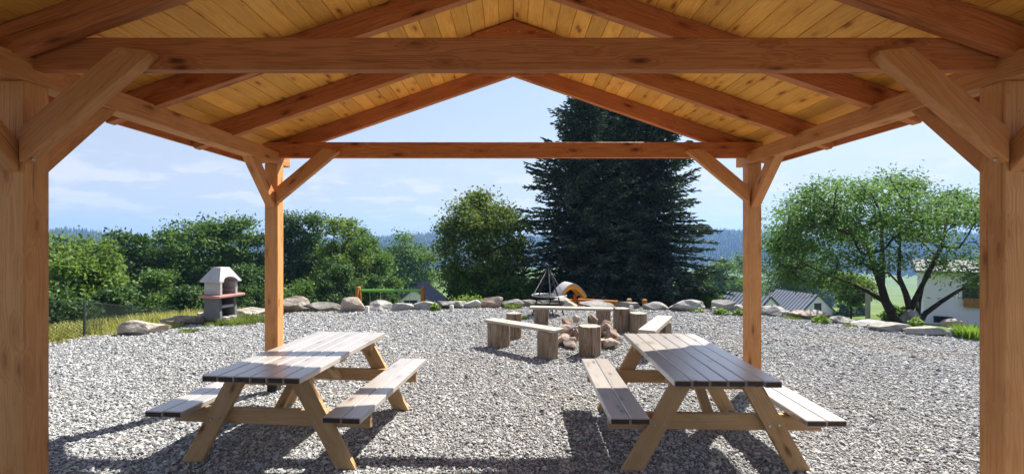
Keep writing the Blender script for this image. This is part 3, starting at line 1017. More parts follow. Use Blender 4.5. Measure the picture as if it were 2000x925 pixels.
log_bench((-.38, 8.02), (.68, 7.05), .25, .43, .045, (.16, .86), 'log bench slanting towards the tables on the left of the fire ring', 5)
log_bench((.36, 9.86), (2.02, 9.58), .24, .385, .045, (.14, .87), 'long log bench behind the fire ring, farthest from the tables', 6)
log_bench((1.93, 6.98), (2.62, 8.34), .25, .43, .07, (.16, .86), 'thick plank log bench behind the right picnic table', 7)

FS = [  # x, y, z, sx, sy, sz, label
    (.78, 7.92, .09, .17, .13, .11, 'reddish fire ring stone at the foot of the slanting bench'),
    (.93, 7.74, .08, .16, .11, .10, 'low fire ring stone just left of the front stump'),
    (.73, 8.28, .10, .16, .12, .11, 'flat tan fire ring stone at the left rim of the ring'),
    (.83, 8.08, .245, .16, .12, .075, 'long tan slab lying on the left rim of the fire ring'),
    (1.02, 7.96, .16, .10, .09, .12, 'pointed grey fire stone leaning behind the front stump on the left'),
    (.99, 8.62, .10, .16, .13, .11, 'rear left fire ring stone below the rear bench'),
    (1.30, 8.74, .10, .17, .12, .11, 'rearmost fire ring stone under the rear bench'),
    (.95, 8.42, .31, .12, .10, .09, 'dark reddish stone topping the left heap of the fire ring'),
    (1.12, 8.52, .32, .085, .075, .085, 'small dark stone beside the top of the left heap'),
    (1.42, 8.55, .32, .13, .07, .12, 'upright pinkish slab standing at the back of the fire ring'),
    (1.58, 8.46, .12, .15, .13, .12, 'grey fire ring stone at the right back of the ring'),
    (1.70, 8.20, .09, .14, .13, .10, 'fire ring stone at the far right rim'),
    (1.56, 8.15, .25, .12, .10, .08, 'flat stone stacked on the right rim of the fire ring'),
    (1.62, 7.93, .20, .17, .11, .09, 'broad pale red slab right of the front stump'),
    (1.58, 7.78, .07, .17, .12, .085, 'lowest red stone at the right front of the fire ring'),
    (1.40, 7.80, .09, .13, .10, .10, 'stone hidden partly by the right side of the front stump'),
    (1.60, 8.32, .29, .10, .09, .07, 'small grey stone crowning the right heap of the fire ring'),
    (1.22, 7.86, .08, .13, .10, .09, 'fire ring stone directly behind the front stump'),
    (.56, 8.06, .02, .12, .09, .04, 'flat stone fragment lying outside the ring to the left'),
]
rg = random.Random(21)
for (x, y, z, sx, sy, sz, lab) in FS:
    me = stone_mesh('fire_stone', rg, 3, 14, .13, (sx * 1.12, sy * 1.12, sz * 1.1), M['firestone'], .45)
    o = bpy.data.objects.new('fire_stone', me); COL.objects.link(o)
    o.location = (x, y, max(z, sz * .55)); o.rotation_euler = (rg.uniform(-.2, .2), rg.uniform(-.2, .2), rg.uniform(0, 3))
    tag(o, lab, 'stone', 'stones of the fire ring')

# ------------------------------------------------------------------ boulders along the edge of the yard
BO = [  # px0, px1, py top, py bottom, material, label
    (222, 308, 627, 655, 'rock_tan', 'long tan boulder ending the row beside the wire fence'),
    (306, 384, 618, 637, 'rock_tan', 'flat tan slab second from the fence end of the boulder row'),
    (374, 404, 607, 630, 'rock_tan', 'tilted pale slab touching the left side of the barbecue'),
    (461, 516, 602, 615, 'rock_tan', 'flat pale slab between the barbecue and the left rear post'),
    (508, 546, 588, 607, 'rock', 'grey boulder mostly hidden behind the left rear post'),
    (546, 594, 579, 608, 'rock_tan', 'big rounded tan boulder just right of the left rear post'),
    (591, 656, 589, 609, 'rock', 'low flat grey boulder left of the swing'),
    (655, 713, 584, 610, 'rock_pink', 'reddish humped boulder below the left swing post'),
    (712, 763, 588, 607, 'rock', 'pale boulder behind the left marker block, under the swing beam'),
    (762, 809, 592, 607, 'rock', 'smooth grey boulder below the white house gable'),
    (806, 852, 585, 606, 'rock', 'tilted dark grey boulder below the right swing post'),
    (847, 906, 584, 603, 'rock', 'long boulder with dark front behind the second marker block'),
    (903, 938, 584, 602, 'rock', 'small pale boulder under the leafy weeds'),
    (936, 982, 579, 601, 'rock_pink', 'angular pinkish boulder left of the fire tripod, tallest there'),
    (979, 1020, 584, 601, 'rock', 'grey boulder with grass in front left of the tripod'),
    (1016, 1062, 585, 601, 'rock', 'dark boulder directly behind the left leg of the fire tripod'),
    (1080, 1138, 584, 604, 'rock_pink', 'boulder seen through the tripod below the orange playhouse'),
    (1136, 1198, 587, 604, 'rock', 'mossy grey boulder behind the orange balance rail'),
    (1202, 1262, 588, 604, 'rock', 'pale flat boulder behind the third marker block'),
    (1262, 1312, 588, 606, 'rock', 'light grey boulder under the dark firs, right of the rail posts'),
    (1309, 1380, 587, 608, 'rock', 'large domed grey boulder at the right foot of the firs'),
    (1390, 1440, 585, 609, 'rock', 'blocky grey boulder left of the right rear post'),
    (1436, 1462, 596, 608, 'rock', 'small dark boulder touching the outline of the right rear post'),
    (1487, 1557, 600, 620, 'rock', 'streaked pale boulder in front of the smaller metal roofed cabin'),
    (1559, 1622, 606, 625, 'rock_tan', 'long domed boulder in front of the cabin with the window'),
    (1634, 1682, 619, 633, 'rock', 'low dark boulder left of the concrete fence post'),
    (1678, 1750, 627, 641, 'rock', 'low grey boulder at the foot of the left ash trunk'),
    (1702, 1782, 631, 650, 'rock', 'long dark edged slab in front of the ash trunks'),
    (1778, 1848, 637, 657, 'rock', 'dark slab at the right end of the boulder row'),
    (1768, 1800, 604, 627, 'rock', 'grey stone wedged between the ash trunks'),
    (1860, 1905, 624, 640, 'rock_pink', 'brownish stone at the foot of the white building'),
]
rg = random.Random(33)
for (a, b, t, bt, mt, lab) in BO:
    z0 = -0.0
    if lab.startswith('brownish') or lab.startswith('grey stone wedged'): z0 = -.35
    c = G((a + b) / 2, bt, z0)
    d = c.y
    w = (b - a) * d / F; h = (bt - t) * d / F
    dep = max(.3, min(w * .7, .75))
    me = stone_mesh('boulder', rg, 4, 15, .13, (w / 2 * 1.2, dep / 2, h * .70), M[mt], .48, 1.3)
    o = bpy.data.objects.new('boulder', me); COL.objects.link(o)
    o.location = (c.x, d + dep * .42, c.z + h * .35)
    o.rotation_euler = (rg.uniform(-.06, .06), rg.uniform(-.05, .05), -math.atan2(c.x, d) * .6 + rg.uniform(-.1, .1))
    tag(o, lab, 'boulder', 'boulders edging the gravel yard')

# ------------------------------------------------------------------ small white marker blocks
for (px, t, bt, lab) in [(717, 598, 611, 'small white marker block in front of the pale boulder under the swing'),
                         (882, 596, 608, 'small white marker block before the long dark fronted boulder'),
                         (1233, 597, 608, 'small white marker block right of the orange rail'),
                         (1395, 600, 612, 'small white marker block left of the right rear post'),
                         (1858, 642, 657, 'white marker block beside the grass tuft near the right front post')]:
    c = G(px, bt); d = c.y; h = (bt - t) * d / F
    g = Geo(); g.box((0, 0, h / 2 - .01), (.085, .085, h + .02), axis=2, ch=.008)
    g.box((0, 0, h + .004), (.07, .07, .012), ch=.005)
    o = g.build('marker_block', M['marker']); o.location = c; o.rotation_euler = (0, 0, RG.uniform(-.3, .3))
    tag(o, lab, 'marker', 'white marker blocks along the boulder row')


# ------------------------------------------------------------------ barbecue
def build_barbecue():
    c = G(430, 630)
    root = empty('barbecue', (c.x - .05, c.y + .12, -.02), math.atan2(.97, .24))
    tag(root, 'concrete garden barbecue with red shelf and pale hood', 'barbecue')
    # local frame: -y is the open front, x across
    w, dp = .46, .40
    g = Geo()
    for s in (-1, 1):
        g.prism([(-dp / 2, 0), (dp / 2 + .03, 0), (dp / 2, .55), (-dp / 2 + .03, .55)], (s * (w / 2 - .035) - .035, 0, 0), (0, 1, 0), (0, 0, 1), (1, 0, 0), 0, .07)
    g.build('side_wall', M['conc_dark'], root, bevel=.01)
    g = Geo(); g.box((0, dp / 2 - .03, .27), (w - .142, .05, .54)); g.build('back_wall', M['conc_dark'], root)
    g = Geo(); g.box((0, -.02, .36), (w - .142, dp - .10, .05)); g.build('shelf', M['conc_light'], root)
    g = Geo(); g.prism([(-.34, -.29), (.34, -.29), (.37, -.25), (.37, .2), (.34, .24), (-.34, .24), (-.37, .2), (-.37, -.25)], (0, 0, .553), (1, 0, 0), (0, 1, 0), (0, 0, 1), 0, .055)
    g.build('worktop', M['conc_red'], root, bevel=.014)
    z0 = .611
    g = Geo()
    for s in (-1, 1): g.box((s * (w / 2 - .03), 0, z0 + .13), (.055, dp, .26))
    g.box((0, dp / 2 - .03, z0 + .13), (w - .117, .05, .258)); g.build('firebox', M['conc_light'], root)
    g = Geo(); g.box((0, dp / 2 - .075, z0 + .16), (w - .12, .03, .31))
    for k in range(3): g.box((0, dp / 2 - .1, z0 + .10 + .08 * k), (w - .14, .03, .014))
    g.build('firebrick_lining', M['firebrick'], root)
    g = Geo()
    for k in range(9): g.cyl((-.16 + k * .04, -.17, z0 + .12), (-.16 + k * .04, .10, z0 + .12), .004, n=6)
    g.build('grill_rack', M['grate'], root)
    # hood: four-sided funnel with an arched front
    z1 = z0 + .262
    bm = bmesh.new()
    W2, D2, w2, d2, H = w / 2 + .06, dp / 2 + .05, .115, .10, .30
    nA = 12
    out_b = [(-W2, -D2), (W2, -D2), (W2, D2), (-W2, D2)]
    base = [Vector((x, y, z1)) for x, y in out_b]; rim = [Vector((x, y, z1 + .035)) for x, y in out_b]
    top = [Vector((x, y, z1 + H)) for x, y in ((-w2, -d2), (w2, -d2), (w2, d2), (-w2, d2))]
    vs = [[bm.verts.new(p) for p in L_] for L_ in (base, rim, top)]
    for i in (1, 2, 3):
        j = (i + 1) % 4
        bm.faces.new([vs[0][i], vs[0][j], vs[1][j], vs[1][i]])
        bm.faces.new([vs[1][i], vs[1][j], vs[2][j], vs[2][i]])
    bm.faces.new(vs[2])
    # front face with an arch cut into it
    arch = []
    aw, ah = .185, .11
    for k in range(nA + 1):
        a = PI * k / nA
        x = -aw * math.cos(a); z = ah * math.sin(a) ** .8
        t = max(0, (z - .035) / (H - .035))
        y = -D2 + (D2 - d2) * t
        arch.append(bm.verts.new((x, y, z1 + z)))
    ring = [vs[0][0]] + arch + [vs[0][1], vs[1][1], vs[2][1], vs[2][0], vs[1][0]]
    half = nA // 2
    bm.faces.new([vs[0][0]] + arch[:half + 1] + [vs[2][0], vs[1][0]])
    bm.faces.new(arch[half:] + [vs[0][1], vs[1][1], vs[2][1]])
    bm.faces.new([arch[half], vs[2][1], vs[2][0]])
    bmesh.ops.recalc_face_normals(bm, faces=bm.faces)
    me = bpy.data.meshes.new('hood'); bm.to_mesh(me); bm.free(); me.materials.append(M['conc_light'])
    o = bpy.data.objects.new('hood', me); COL.objects.link(o); o.parent = root
    md = o.modifiers.new('thick', 'SOLIDIFY'); md.thickness = .03; md.offset = -1
    # loose blocks of concrete inside the base
    for (dx, lab) in ((-.085, 'pale concrete block nearer the road side under the barbecue, left of two'), (.085, 'pale concrete block under the barbecue, right of two')):
        g = Geo(); g.box((0, 0, .075), (.11, .14, .15), ch=.008)
        b = g.build('concrete_block', M['conc_light'])
        pos = Matrix.Rotation(root.rotation_euler.z, 4, 'Z') @ Vector((dx, -.20, 0)) + root.location
        b.location = pos; b.rotation_euler = (0, 0, root.rotation_euler.z + dx)
        lab = 'loose pale block under the barbecue shelf, left one' if dx < 0 else 'loose pale block under the barbecue shelf, right one'
        tag(b, lab, 'block', 'loose concrete blocks under the barbecue')


build_barbecue()


# ------------------------------------------------------------------ fire tripod with swinging grate
def build_tripod():
    c = Vector((.86, 11.25, 0))
    root = empty('fire_tripod', c)
    tag(root, 'black iron tripod with hanging grill grate over a fire bowl', 'tripod grill')
    ap = Vector((-.02, 0, 1.12))
    for k, a in enumerate((200, 318, 80)):
        f = Vector((.43 * math.cos(R(a)), .40 * math.sin(R(a)), 0))
        g = Geo(); g.cyl(f, ap, .016, n=8); g.build('leg', M['iron'], root, smooth=False)
    g = Geo(); g.cyl(ap + Vector((0, 0, -.02)), ap + Vector((0, 0, .03)), .035, n=10)
    g.cyl(ap + Vector((-.09, 0, .02)), ap + Vector((.09, 0, .02)), .008, n=6); g.build('apex_bracket', M['iron'], root)
    zc, rr_ = .45, .40
    for a in (30, 150, 270):
        p = Vector((rr_ * math.cos(R(a)), rr_ * math.sin(R(a)), zc))
        g = Geo(); top = ap + Vector((0, 0, -.02)); n = 26
        for k in range(n):
            q0 = top.lerp(p, k / n); q1 = top.lerp(p, (k + .8) / n); g.cyl(q0, q1, .010 if k % 2 else .007, n=5)
        g.build('chain', M['grate'], root)
    g = Geo(); n = 36
    for k in range(n):
        a0, a1 = 2 * PI * k / n, 2 * PI * (k + 1) / n
        g.cyl((rr_ * math.cos(a0), rr_ * math.sin(a0), zc), (rr_ * math.cos(a1), rr_ * math.sin(a1), zc), .011, n=6)
    for k in range(-12, 13):
        x = k * .031; y = math.sqrt(max(0, rr_ ** 2 - x * x)); g.cyl((x, -y, zc), (x, y, zc), .0045, n=5)
    g.build('grate', M['grate'], root)
    # bowl
    bm = bmesh.new(); n = 36
    prof = [(.02, .15), (.2, .155), (.3, .185), (.355, .235), (.375, .237), (.36, .215), (.30, .165), (.2, .138), (.02, .13)]
    rows = [[bm.verts.new((r_ * math.cos(2 * PI * k / n), r_ * math.sin(2 * PI * k / n), z_)) for k in range(n)] for r_, z_ in prof]
    for i in range(len(prof) - 1):
        for k in range(n): bm.faces.new([rows[i][k], rows[i][(k + 1) % n], rows[i + 1][(k + 1) % n], rows[i + 1][k]])
    bm.faces.new(rows[0]); bm.faces.new(rows[-1])
    bmesh.ops.recalc_face_normals(bm, faces=bm.faces)
    me = bpy.data.meshes.new('fire_bowl'); bm.to_mesh(me); bm.free(); me.materials.append(M['iron'])
    o = bpy.data.objects.new('fire_bowl', me); COL.objects.link(o)
    o.location = c + Vector((0, 0, .06))
    tag(o, 'round black fire bowl on short feet below the hanging grate', 'fire bowl')
    for a in (45, 165, 285):
        g = Geo(); p = Vector((.22 * math.cos(R(a)), .22 * math.sin(R(a)), .155)); g.cyl(p, Vector((.26 * math.cos(R(a)), .26 * math.sin(R(a)), -.07)), .012, n=6)
        g.build('foot', M['iron'], o)


build_tripod()


# ------------------------------------------------------------------ playground beyond the boulders
def build_playground():
    d = 25.5
    xl, xr = (700 - 1000) * d / F, (826 - 1000) * d / F
    zt = EYE - (560 - HZ) * d / F
    zb = EYE - (567 - HZ) * d / F
    z0 = min(tz(xl, d), tz(xr, d)) - .05
    root = empty('swing', ((xl + xr) / 2, d, z0))
    tag(root, 'playground swing with green beam between two orange posts', 'swing')
    hw = (xr - xl) / 2
    for s in (-1, 1):
        for e in (-1, 1):
            g = Geo(); g.bar((s * hw + s * .05, e * .75, 0), (s * hw, e * .10, zt - z0), .14, .14, up=(0, 1, 0), ch=.02); g.build('post', M['orange'], root)
    g = Geo(); g.bar((-hw + .08, 0, zb - z0), (hw - .08, 0, zb - z0), .13, .13, ch=.02); g.build('crossbar', M['green'], root)
    for cx in ((733 - 1000) * d / F, (790 - 1000) * d / F):
        x0 = cx - root.location.x
        g = Geo(); g.box((x0, 0, .45), (.50, .20, .05), ch=.015); st = g.build('swing_seat', M['iron'], root)
        for e in (-.29, .29):
            g = Geo(); n = 24
            a, b = Vector((x0 + e, 0, zb - z0 - .06)), Vector((x0 + e * .82, 0, .47))
            for k in range(n): g.cyl(a.lerp(b, k / n), a.lerp(b, (k + .85) / n), .016 if k % 2 else .011, n=5)
            g.build('chain', M['steel'], st)
    # playhouse with the arched roof
    d = 17.2
    x = (1110 - 1000) * d / F
    z0 = tz(x, d) - .05
    zt = EYE - (553 - HZ) * d / F
    root = empty('playhouse', (x, d, z0), R(14))
    tag(root, 'small orange playhouse with arched roof board and grey roof', 'playhouse')
    H = zt - z0
    n = 14
    outer, inner = [], []
    for k in range(n + 1):
        t = -1 + 2 * k / n
        outer.append((t * .50, H - .44 * abs(t) ** 1.7 * .95 - (0.04 if abs(t) > .95 else 0)))
        inner.append((t * .43, H - .16 - .33 * abs(t) ** 2.0))
    for nm, y in (('front_gable_board', -.45), ('rear_gable_board', .26)):
        g = Geo()
        for k in range(n):
            g.prism([outer[k], outer[k + 1], inner[k + 1], inner[k]], (0, y, 0), (1, 0, 0), (0, 0, 1), (0, 1, 0), 0, .05)
        g.build('gable_board', M['orange_light'], root)
    g = Geo()
    for k in range(n):
        a, b = outer[k], outer[k + 1]
        g.prism([(a[0], a[1] + .002), (b[0], b[1] + .002), (b[0], b[1] + .042), (a[0], a[1] + .042)], (0, -.48, 0), (1, 0, 0), (0, 0, 1), (0, 1, 0), 0, .80)
    g.build('roof', M['conc_light'], root)
    for sx in (-.34, .34):
        for sy in (-.40, .24):
            g = Geo(); g.box((sx, sy, (H - .42) / 2), (.1, .1, H - .42), axis=2, ch=.01); g.build('post', M['orange'], root)
    g = Geo(); g.box((0, .25, .3), (.58, .03, .45), ch=.01); g.build('rear_panel', M['orange_light'], root)
    g = Geo(); g.box((0, .0, .33), (.58, .4, .04), ch=.01); g.build('bench_board', M['orange_light'], root)
    # balance rail
    d = 16.0
    x0, x1 = (1128 - 1000) * d / F, (1206 - 1000) * d / F
    z0 = tz((x0 + x1) / 2, d) - .05
    zt = EYE - (586 - HZ) * d / F
    root = empty('balance_rail', ((x0 + x1) / 2, d, z0))
    tag(root, 'low reddish orange balance rail beside the playhouse', 'balance beam')
    hw = (x1 - x0) / 2
    g = Geo(); g.bar((-hw, 0, zt - z0), (hw, -.1, zt - z0 - .06), .12, .12, ch=.02); g.build('rail', M['orange'], root)
    for s in (-1, 1):
        g = Geo(); g.box((s * (hw - .08), -.05 - s * .05, (zt - z0 - .06) / 2), (.12, .10, zt - z0 - .11), axis=2, ch=.01); g.build('post', M['orange'], root)
    for (px, t, lab) in ((1229, 583, 'short wooden stub post right of the orange rail, left of two'), (1259, 584, 'short orange sided stub post behind the pale boulders, right of two')):
        d = 15.6; x = (px - 1000) * d / F; z0 = tz(x, d) - .05; zt = EYE - (t - HZ) * d / F
        g = Geo(); g.box((0, 0, (zt - z0) / 2), (.14, .14, zt - z0), axis=2, ch=.02)
        o = g.build('stub_post', M['orange'] if px > 1250 else M['leg']); o.location = (x, d, z0)
        tag(o, lab, 'post', 'stub posts beside the balance rail')


build_playground()


# ------------------------------------------------------------------ buildings
def gable_house(name, apex, far_, half, slope, wall_h, roof_m, label, win, seams=0.0, over=.15, chimney=False):
    """apex: world point of the near ridge end, far_: far ridge end (same height)"""
    apex, far_ = Vector(apex), Vector(far_)
    far_.z = apex.z
    ax = (far_ - apex); L = ax.length; ax.normalize()
    rz = math.atan2(-ax.x, ax.y)
    zr = slope * half
    root = empty(name, (apex.x, apex.y, apex.z - zr - wall_h), rz)
    tag(root, label, 'house')
    Hh = wall_h + zr
    g = Geo()
    g.prism([(-half, 0), (half, 0), (half, wall_h), (0, Hh), (-half, wall_h)], (0, 0, 0), (1, 0, 0), (0, 0, 1), (0, 1, 0), 0, L)
    wl = g.build('wall', M['white_wall'], root)
    aS = math.atan(slope)
    for s in (-1, 1):
        u = Vector((s * math.cos(aS), 0, -math.sin(aS))); nn = Vector((s * math.sin(aS), 0, math.cos(aS)))
        ln = half / math.cos(aS) + over
        rot = Matrix((u, Vector((0, 1, 0)), u.cross(Vector((0, 1, 0))))).transposed()
        g = Geo(); g.box(Vector((0, L / 2, Hh + .004)) + u * ln / 2 + nn * .05, (ln, L + 2 * over, .09), rot, 1, .01)
        rf = g.build('roof', roof_m, root)
        if seams:
            g = Geo(); k = 0
            while k * seams < L + over:
                yy = -over + .05 + k * seams
                g.box(Vector((0, yy, Hh + .004)) + u * ln / 2 + nn * .115, (ln, .05, .05), rot, 0, .004); k += 1
            g.build('standing_seam', M['trim_dark'], rf)
        g = Geo(); g.box(Vector((0, -over - .03, Hh + .004)) + u * ln / 2 + nn * .04, (ln, .05, .13), rot, 0, .005); g.build('verge_trim', M['trim_dark'], rf)
    for (wx, wz, ww, wh) in win:
        g = Geo(); g.box((wx, -.02, wz), (ww, .06, wh), ch=.005); fr = g.build('window', M['trim_dark'], root)
        g = Geo()
        if ww > 1.6:
            for q in (-1, 1): g.box((wx + q * ww / 4, -.055, wz), (ww / 2 - .1, .02, wh - .14), ch=.003)
        else:
            g.box((wx, -.055, wz), (ww - .16, .02, wh - .16), ch=.003)
        g.build('pane', M['glass'], fr)
    if chimney:
        g = Geo(); g.box((-.6, L * .35, Hh + .25), (.55, .55, 1.3), ch=.02); ch = g.build('chimney', M['white_wall'], root)
    return root


gable_house('cabin', P(1597, 576, 62), P(1515, 565, 69), 2.5, .86, 3.5, M['roof_grey'], 'white cabin with ribbed grey metal roof and dark square gable window', [(.0, 4.08, 1.05, 1.1)], seams=.55)
gable_house('cabin', P(1504, 580, 56), P(1424, 569, 62), 2.5, .86, 3.5, M['roof_grey'], 'smaller white cabin with ribbed roof, half hidden behind the right rear post', [(.0, 4.1, 1.0, 1.0)], seams=.55)
gable_house('house', P(809, 564, 56), P(827, 547, 68), 3.3, .80, 3.5, M['roof_dark'], 'white house with dark blue steep roof behind the swing', [(-.4, 4.45, 1.5, .8)])


def right_building():
    d = 24.0
    x0 = (1803 - 1000) * d / F
    zb = EYE - (632 - HZ) * d / F - 1.2
    ze = EYE - (532 - HZ) * d / F
    root = empty('building', (x0, d, zb), R(-38))
    tag(root, 'white rendered building behind the ash tree with grey roof and basement window', 'building')
    W, D, H = 10.0, 7.0, ze - zb
    g = Geo(); g.box((W / 2, D / 2, H / 2), (W, D, H), ch=.02); g.build('wall', M['white_wall'], root)
    g = Geo()
    g.prism([(-.4, H), (-.4, H + .12), (D / 2, H + .55), (D + .4, H + .12), (D + .4, H)], (-.3, 0, .004), (0, 1, 0), (0, 0, 1), (1, 0, 0), 0, W + .6)
    g.build('roof', M['roof_pale'], root)

    def loc(px, py):
        k = (px - 1000) / F
        c_, s_ = math.cos(R(-38)), math.sin(R(-38))
        t = (k * d - x0) / (c_ - k * s_)
        return t, EYE - (py - HZ) * (d + t * s_) / F - zb
    x, z = loc(1842, 623.5); g = Geo(); g.box((x, -.02, z), (.70, .05, .32), ch=.01); w1 = g.build('window', M['trim_dark'], root)
    g = Geo(); g.box((x, -.05, z), (.60, .02, .22), ch=.003); g.build('pane', M['glass'], w1)
    x, z = loc(1905, 570); g = Geo(); g.box((x, -.02, z), (.9, .05, .75), ch=.01); w2 = g.build('window', M['trim_dark'], root)
    g = Geo(); g.box((x, -.05, z), (.78, .02, .62), ch=.003); g.build('pane', M['glass'], w2)
    x, z = loc(1910, 591); g = Geo(); g.box((x, -.14, z), (1.0, .26, .42), ch=.02); g.build('window_box', M['box_wood'], root)


right_building()

# ------------------------------------------------------------------ fence on the left, post and mast on the right
def wire_fence():
    pts = []
    for px, bt, tp, d in ((-60, 668, 585, 7.6), (165, 659, 590, 8.75), (257, 0, 597, 11.5), (333, 0, 605, 14.4), (392, 0, 611, 17.4)):
        x = (px - 1000) * d / F; z = EYE - (tp - HZ) * d / F
        zb = min(tz(x, d), z - .55) if bt == 0 else -.06
        pts.append((Vector((x, d, zb)), Vector((x, d, z))))
    root = empty('wire_fence', pts[0][0])
    tag(root, 'green chain link fence on thin posts along the left meadow', 'fence')
    o0 = pts[0][0]
    for b, t in pts:
        g = Geo(); g.cyl(b - o0, t - o0 + Vector((0, 0, .02)), .021, n=8); g.build('post', M['fence'], root)
    g = Geo()
    for (b0, t0), (b1, t1) in zip(pts[:-1], pts[1:]):
        L = (b1 - b0).length; n = int(L / .075)
        hh = (t0 - b0).length / max(L, .1)

        def at(s, v): return b0.lerp(b1, s).lerp(t0.lerp(t1, s), v) - o0
        for k in range(-int(n * hh) - 1, n + 1):
            for sg in (1, -1):
                s0, s1 = k / n, k / n + hh
                v0, v1 = 0.04, 1.0
                a0, a1 = s0, s1
                if a0 < 0: v0 = v0 + (v1 - v0) * (0 - a0) / (a1 - a0); a0 = 0
                if a1 > 1: v1 = v0 + (v1 - v0) * (1 - a0) / (a1 - a0); a1 = 1
                if a1 <= a0 or v1 - v0 < .02: continue
                if sg < 0: p, q_ = at(a0, 1.04 - v0), at(a1, 1.04 - v1)
                else: p, q_ = at(a0, v0), at(a1, v1)
                g.cyl(p, q_, .0034, n=3)
        g.cyl(at(0, 1), at(1, 1), .005, n=5)
    g.build('wire_mesh', M['fence'], root, recalc=False)


wire_fence()


def post_and_mast():
    d = 18.0
    x = (1695 - 1000) * d / F; zt = EYE - (568 - HZ) * d / F; z0 = tz(x, d) - .1
    root = empty('fence_post', (x, d, z0))
    tag(root, 'lone grey concrete fence post left of the ash trunks', 'post')
    g = Geo(); g.box((0, 0, (zt - z0) / 2), (.13, .13, zt - z0), axis=2, ch=.02); g.build('shaft', M['pole'], root)
    g = Geo(); g.bar((-2.2, .4, zt - z0 - .3), (0, 0, zt - z0 - .08), .012, .012); g.build('wire', M['iron'], root)
    d = 105.0
    x = (1675.5 - 1000) * d / F; zt = EYE - (563 - HZ) * d / F; z0 = tz(x, d) - .1
    root = empty('lattice_mast', (x, d, z0))
    tag(root, 'thin steel lattice mast standing in the green meadow', 'mast')
    H = zt - z0; w = .32
    for sx in (-1, 1):
        for sy in (-1, 1):
            g = Geo(); g.bar((sx * w, sy * w, 0), (sx * w * .8, sy * w * .8, H), .09, .09); g.build('leg', M['trim_dark'], root)
    g = Geo(); n = 9
    for k in range(n):
        za, zb_ = H * k / n, H * (k + 1) / n
        for sy in (-1, 1):
            g.bar((-w * .9, sy * w * .9, za), (w * .9, sy * w * .9, zb_), .05, .05)
    g.build('lattice', M['trim_dark'], root)


post_and_mast()


# ------------------------------------------------------------------ vegetation
def leaf_quads(pos, size, rng, up=0.5, aspect=0.55, dirs=None):
    """pos (N,3) -> rhombic leaves; returns verts, quads"""
    N = len(pos)
    n = rng.normal(size=(N, 3)); n[:, 2] += up * 1.6
    n /= np.linalg.norm(n, axis=1)[:, None] + 1e-9
    d = rng.normal(size=(N, 3)) if dirs is None else dirs + rng.normal(size=(N, 3)) * .35
    d -= n * np.sum(n * d, 1)[:, None]
    d /= np.linalg.norm(d, axis=1)[:, None] + 1e-9
    s = np.cross(n, d)
    L = size * rng.uniform(.65, 1.3, N); Wd = L * aspect
    a = pos - d * (L * .5)[:, None]
    b = pos + s * (Wd * .5)[:, None] + d * (L * .05)[:, None] - n * (L * .06)[:, None]
    c = pos + d * (L * .5)[:, None] - n * (L * .12)[:, None]
    e = pos - s * (Wd * .5)[:, None] + d * (L * .05)[:, None] - n * (L * .06)[:, None]
    V = np.stack([a, b, c, e], 1).reshape(-1, 3)
    return V, np.arange(N * 4).reshape(N, 4)


def skeleton(rng, stems, clumps):
    """stems: list of node polylines (list of points). clumps attach to the nearest fitting node. returns nodes,parents,order"""
    nodes, par = [], []
    for st in stems:
        prev = -1
        for p in st:
            nodes.append(np.array(p, float)); par.append(prev); prev = len(nodes) - 1
    fork = [min(1, len(s) - 1) for s in stems]
    allowed = []
    b = 0
    for st in stems:
        allowed += list(range(b + max(1, len(st) // 3), b + len(st))); b += len(st)
    cl = sorted(clumps, key=lambda c: min(np.linalg.norm(c - nodes[i]) for i in allowed))
    tips = []
    for c in cl:
        best, bi = 1e9, None
        for i in allowed:
            dv = c - nodes[i]
            dist = np.linalg.norm(dv)
            cost = dist + 0.9 * max(0, nodes[i][2] - c[2] + .25 * dist)
            if cost < best: best, bi = cost, i
        p0 = nodes[bi]
        prev = bi
        L = np.linalg.norm(c - p0)
        ns = max(2, int(L / .45))
        bend = rng.normal(size=3) * L * .10 + np.array([0, 0, -.10 * L])
        for k in range(1, ns + 1):
            t = k / ns
            p = p0 * (1 - t) + c * t + bend * (4 * t * (1 - t)) * .6
            nodes.append(p); par.append(prev); prev = len(nodes) - 1
            allowed.append(prev)
        tips.append(prev)
    return nodes, par, tips


def trunk_object(nodes, par, tips, r_tip, r_base, mat, parent, ex=.62, stem_r=None):
    n = len(nodes)
    cnt = np.zeros(n)
    for t in tips: cnt[t] += 1
    for i in range(n - 1, -1, -1):
        if par[i] >= 0: cnt[par[i]] += cnt[i]
    mx = max(cnt.max(), 1)
    rad = r_tip + (r_base - r_tip) * (cnt / mx) ** ex
    if stem_r is not None:
        rad = np.minimum(rad, .035)
        rad[:len(stem_r)] = stem_r; cnt[:len(stem_r)] = np.maximum(cnt[:len(stem_r)], 1)
    g = Geo()
    for i in range(n):
        if par[i] < 0: continue
        j = par[i]
        if cnt[i] == 0: continue
        r0 = min(rad[j], rad[i] * 1.5)
        if par[j] < 0: r0 *= 1.15
        g.cyl(nodes[j], nodes[i], r0, rad[i], n=8 if rad[i] > .04 else 5)
    return g.build('trunk', mat, parent, smooth=True, recalc=False)


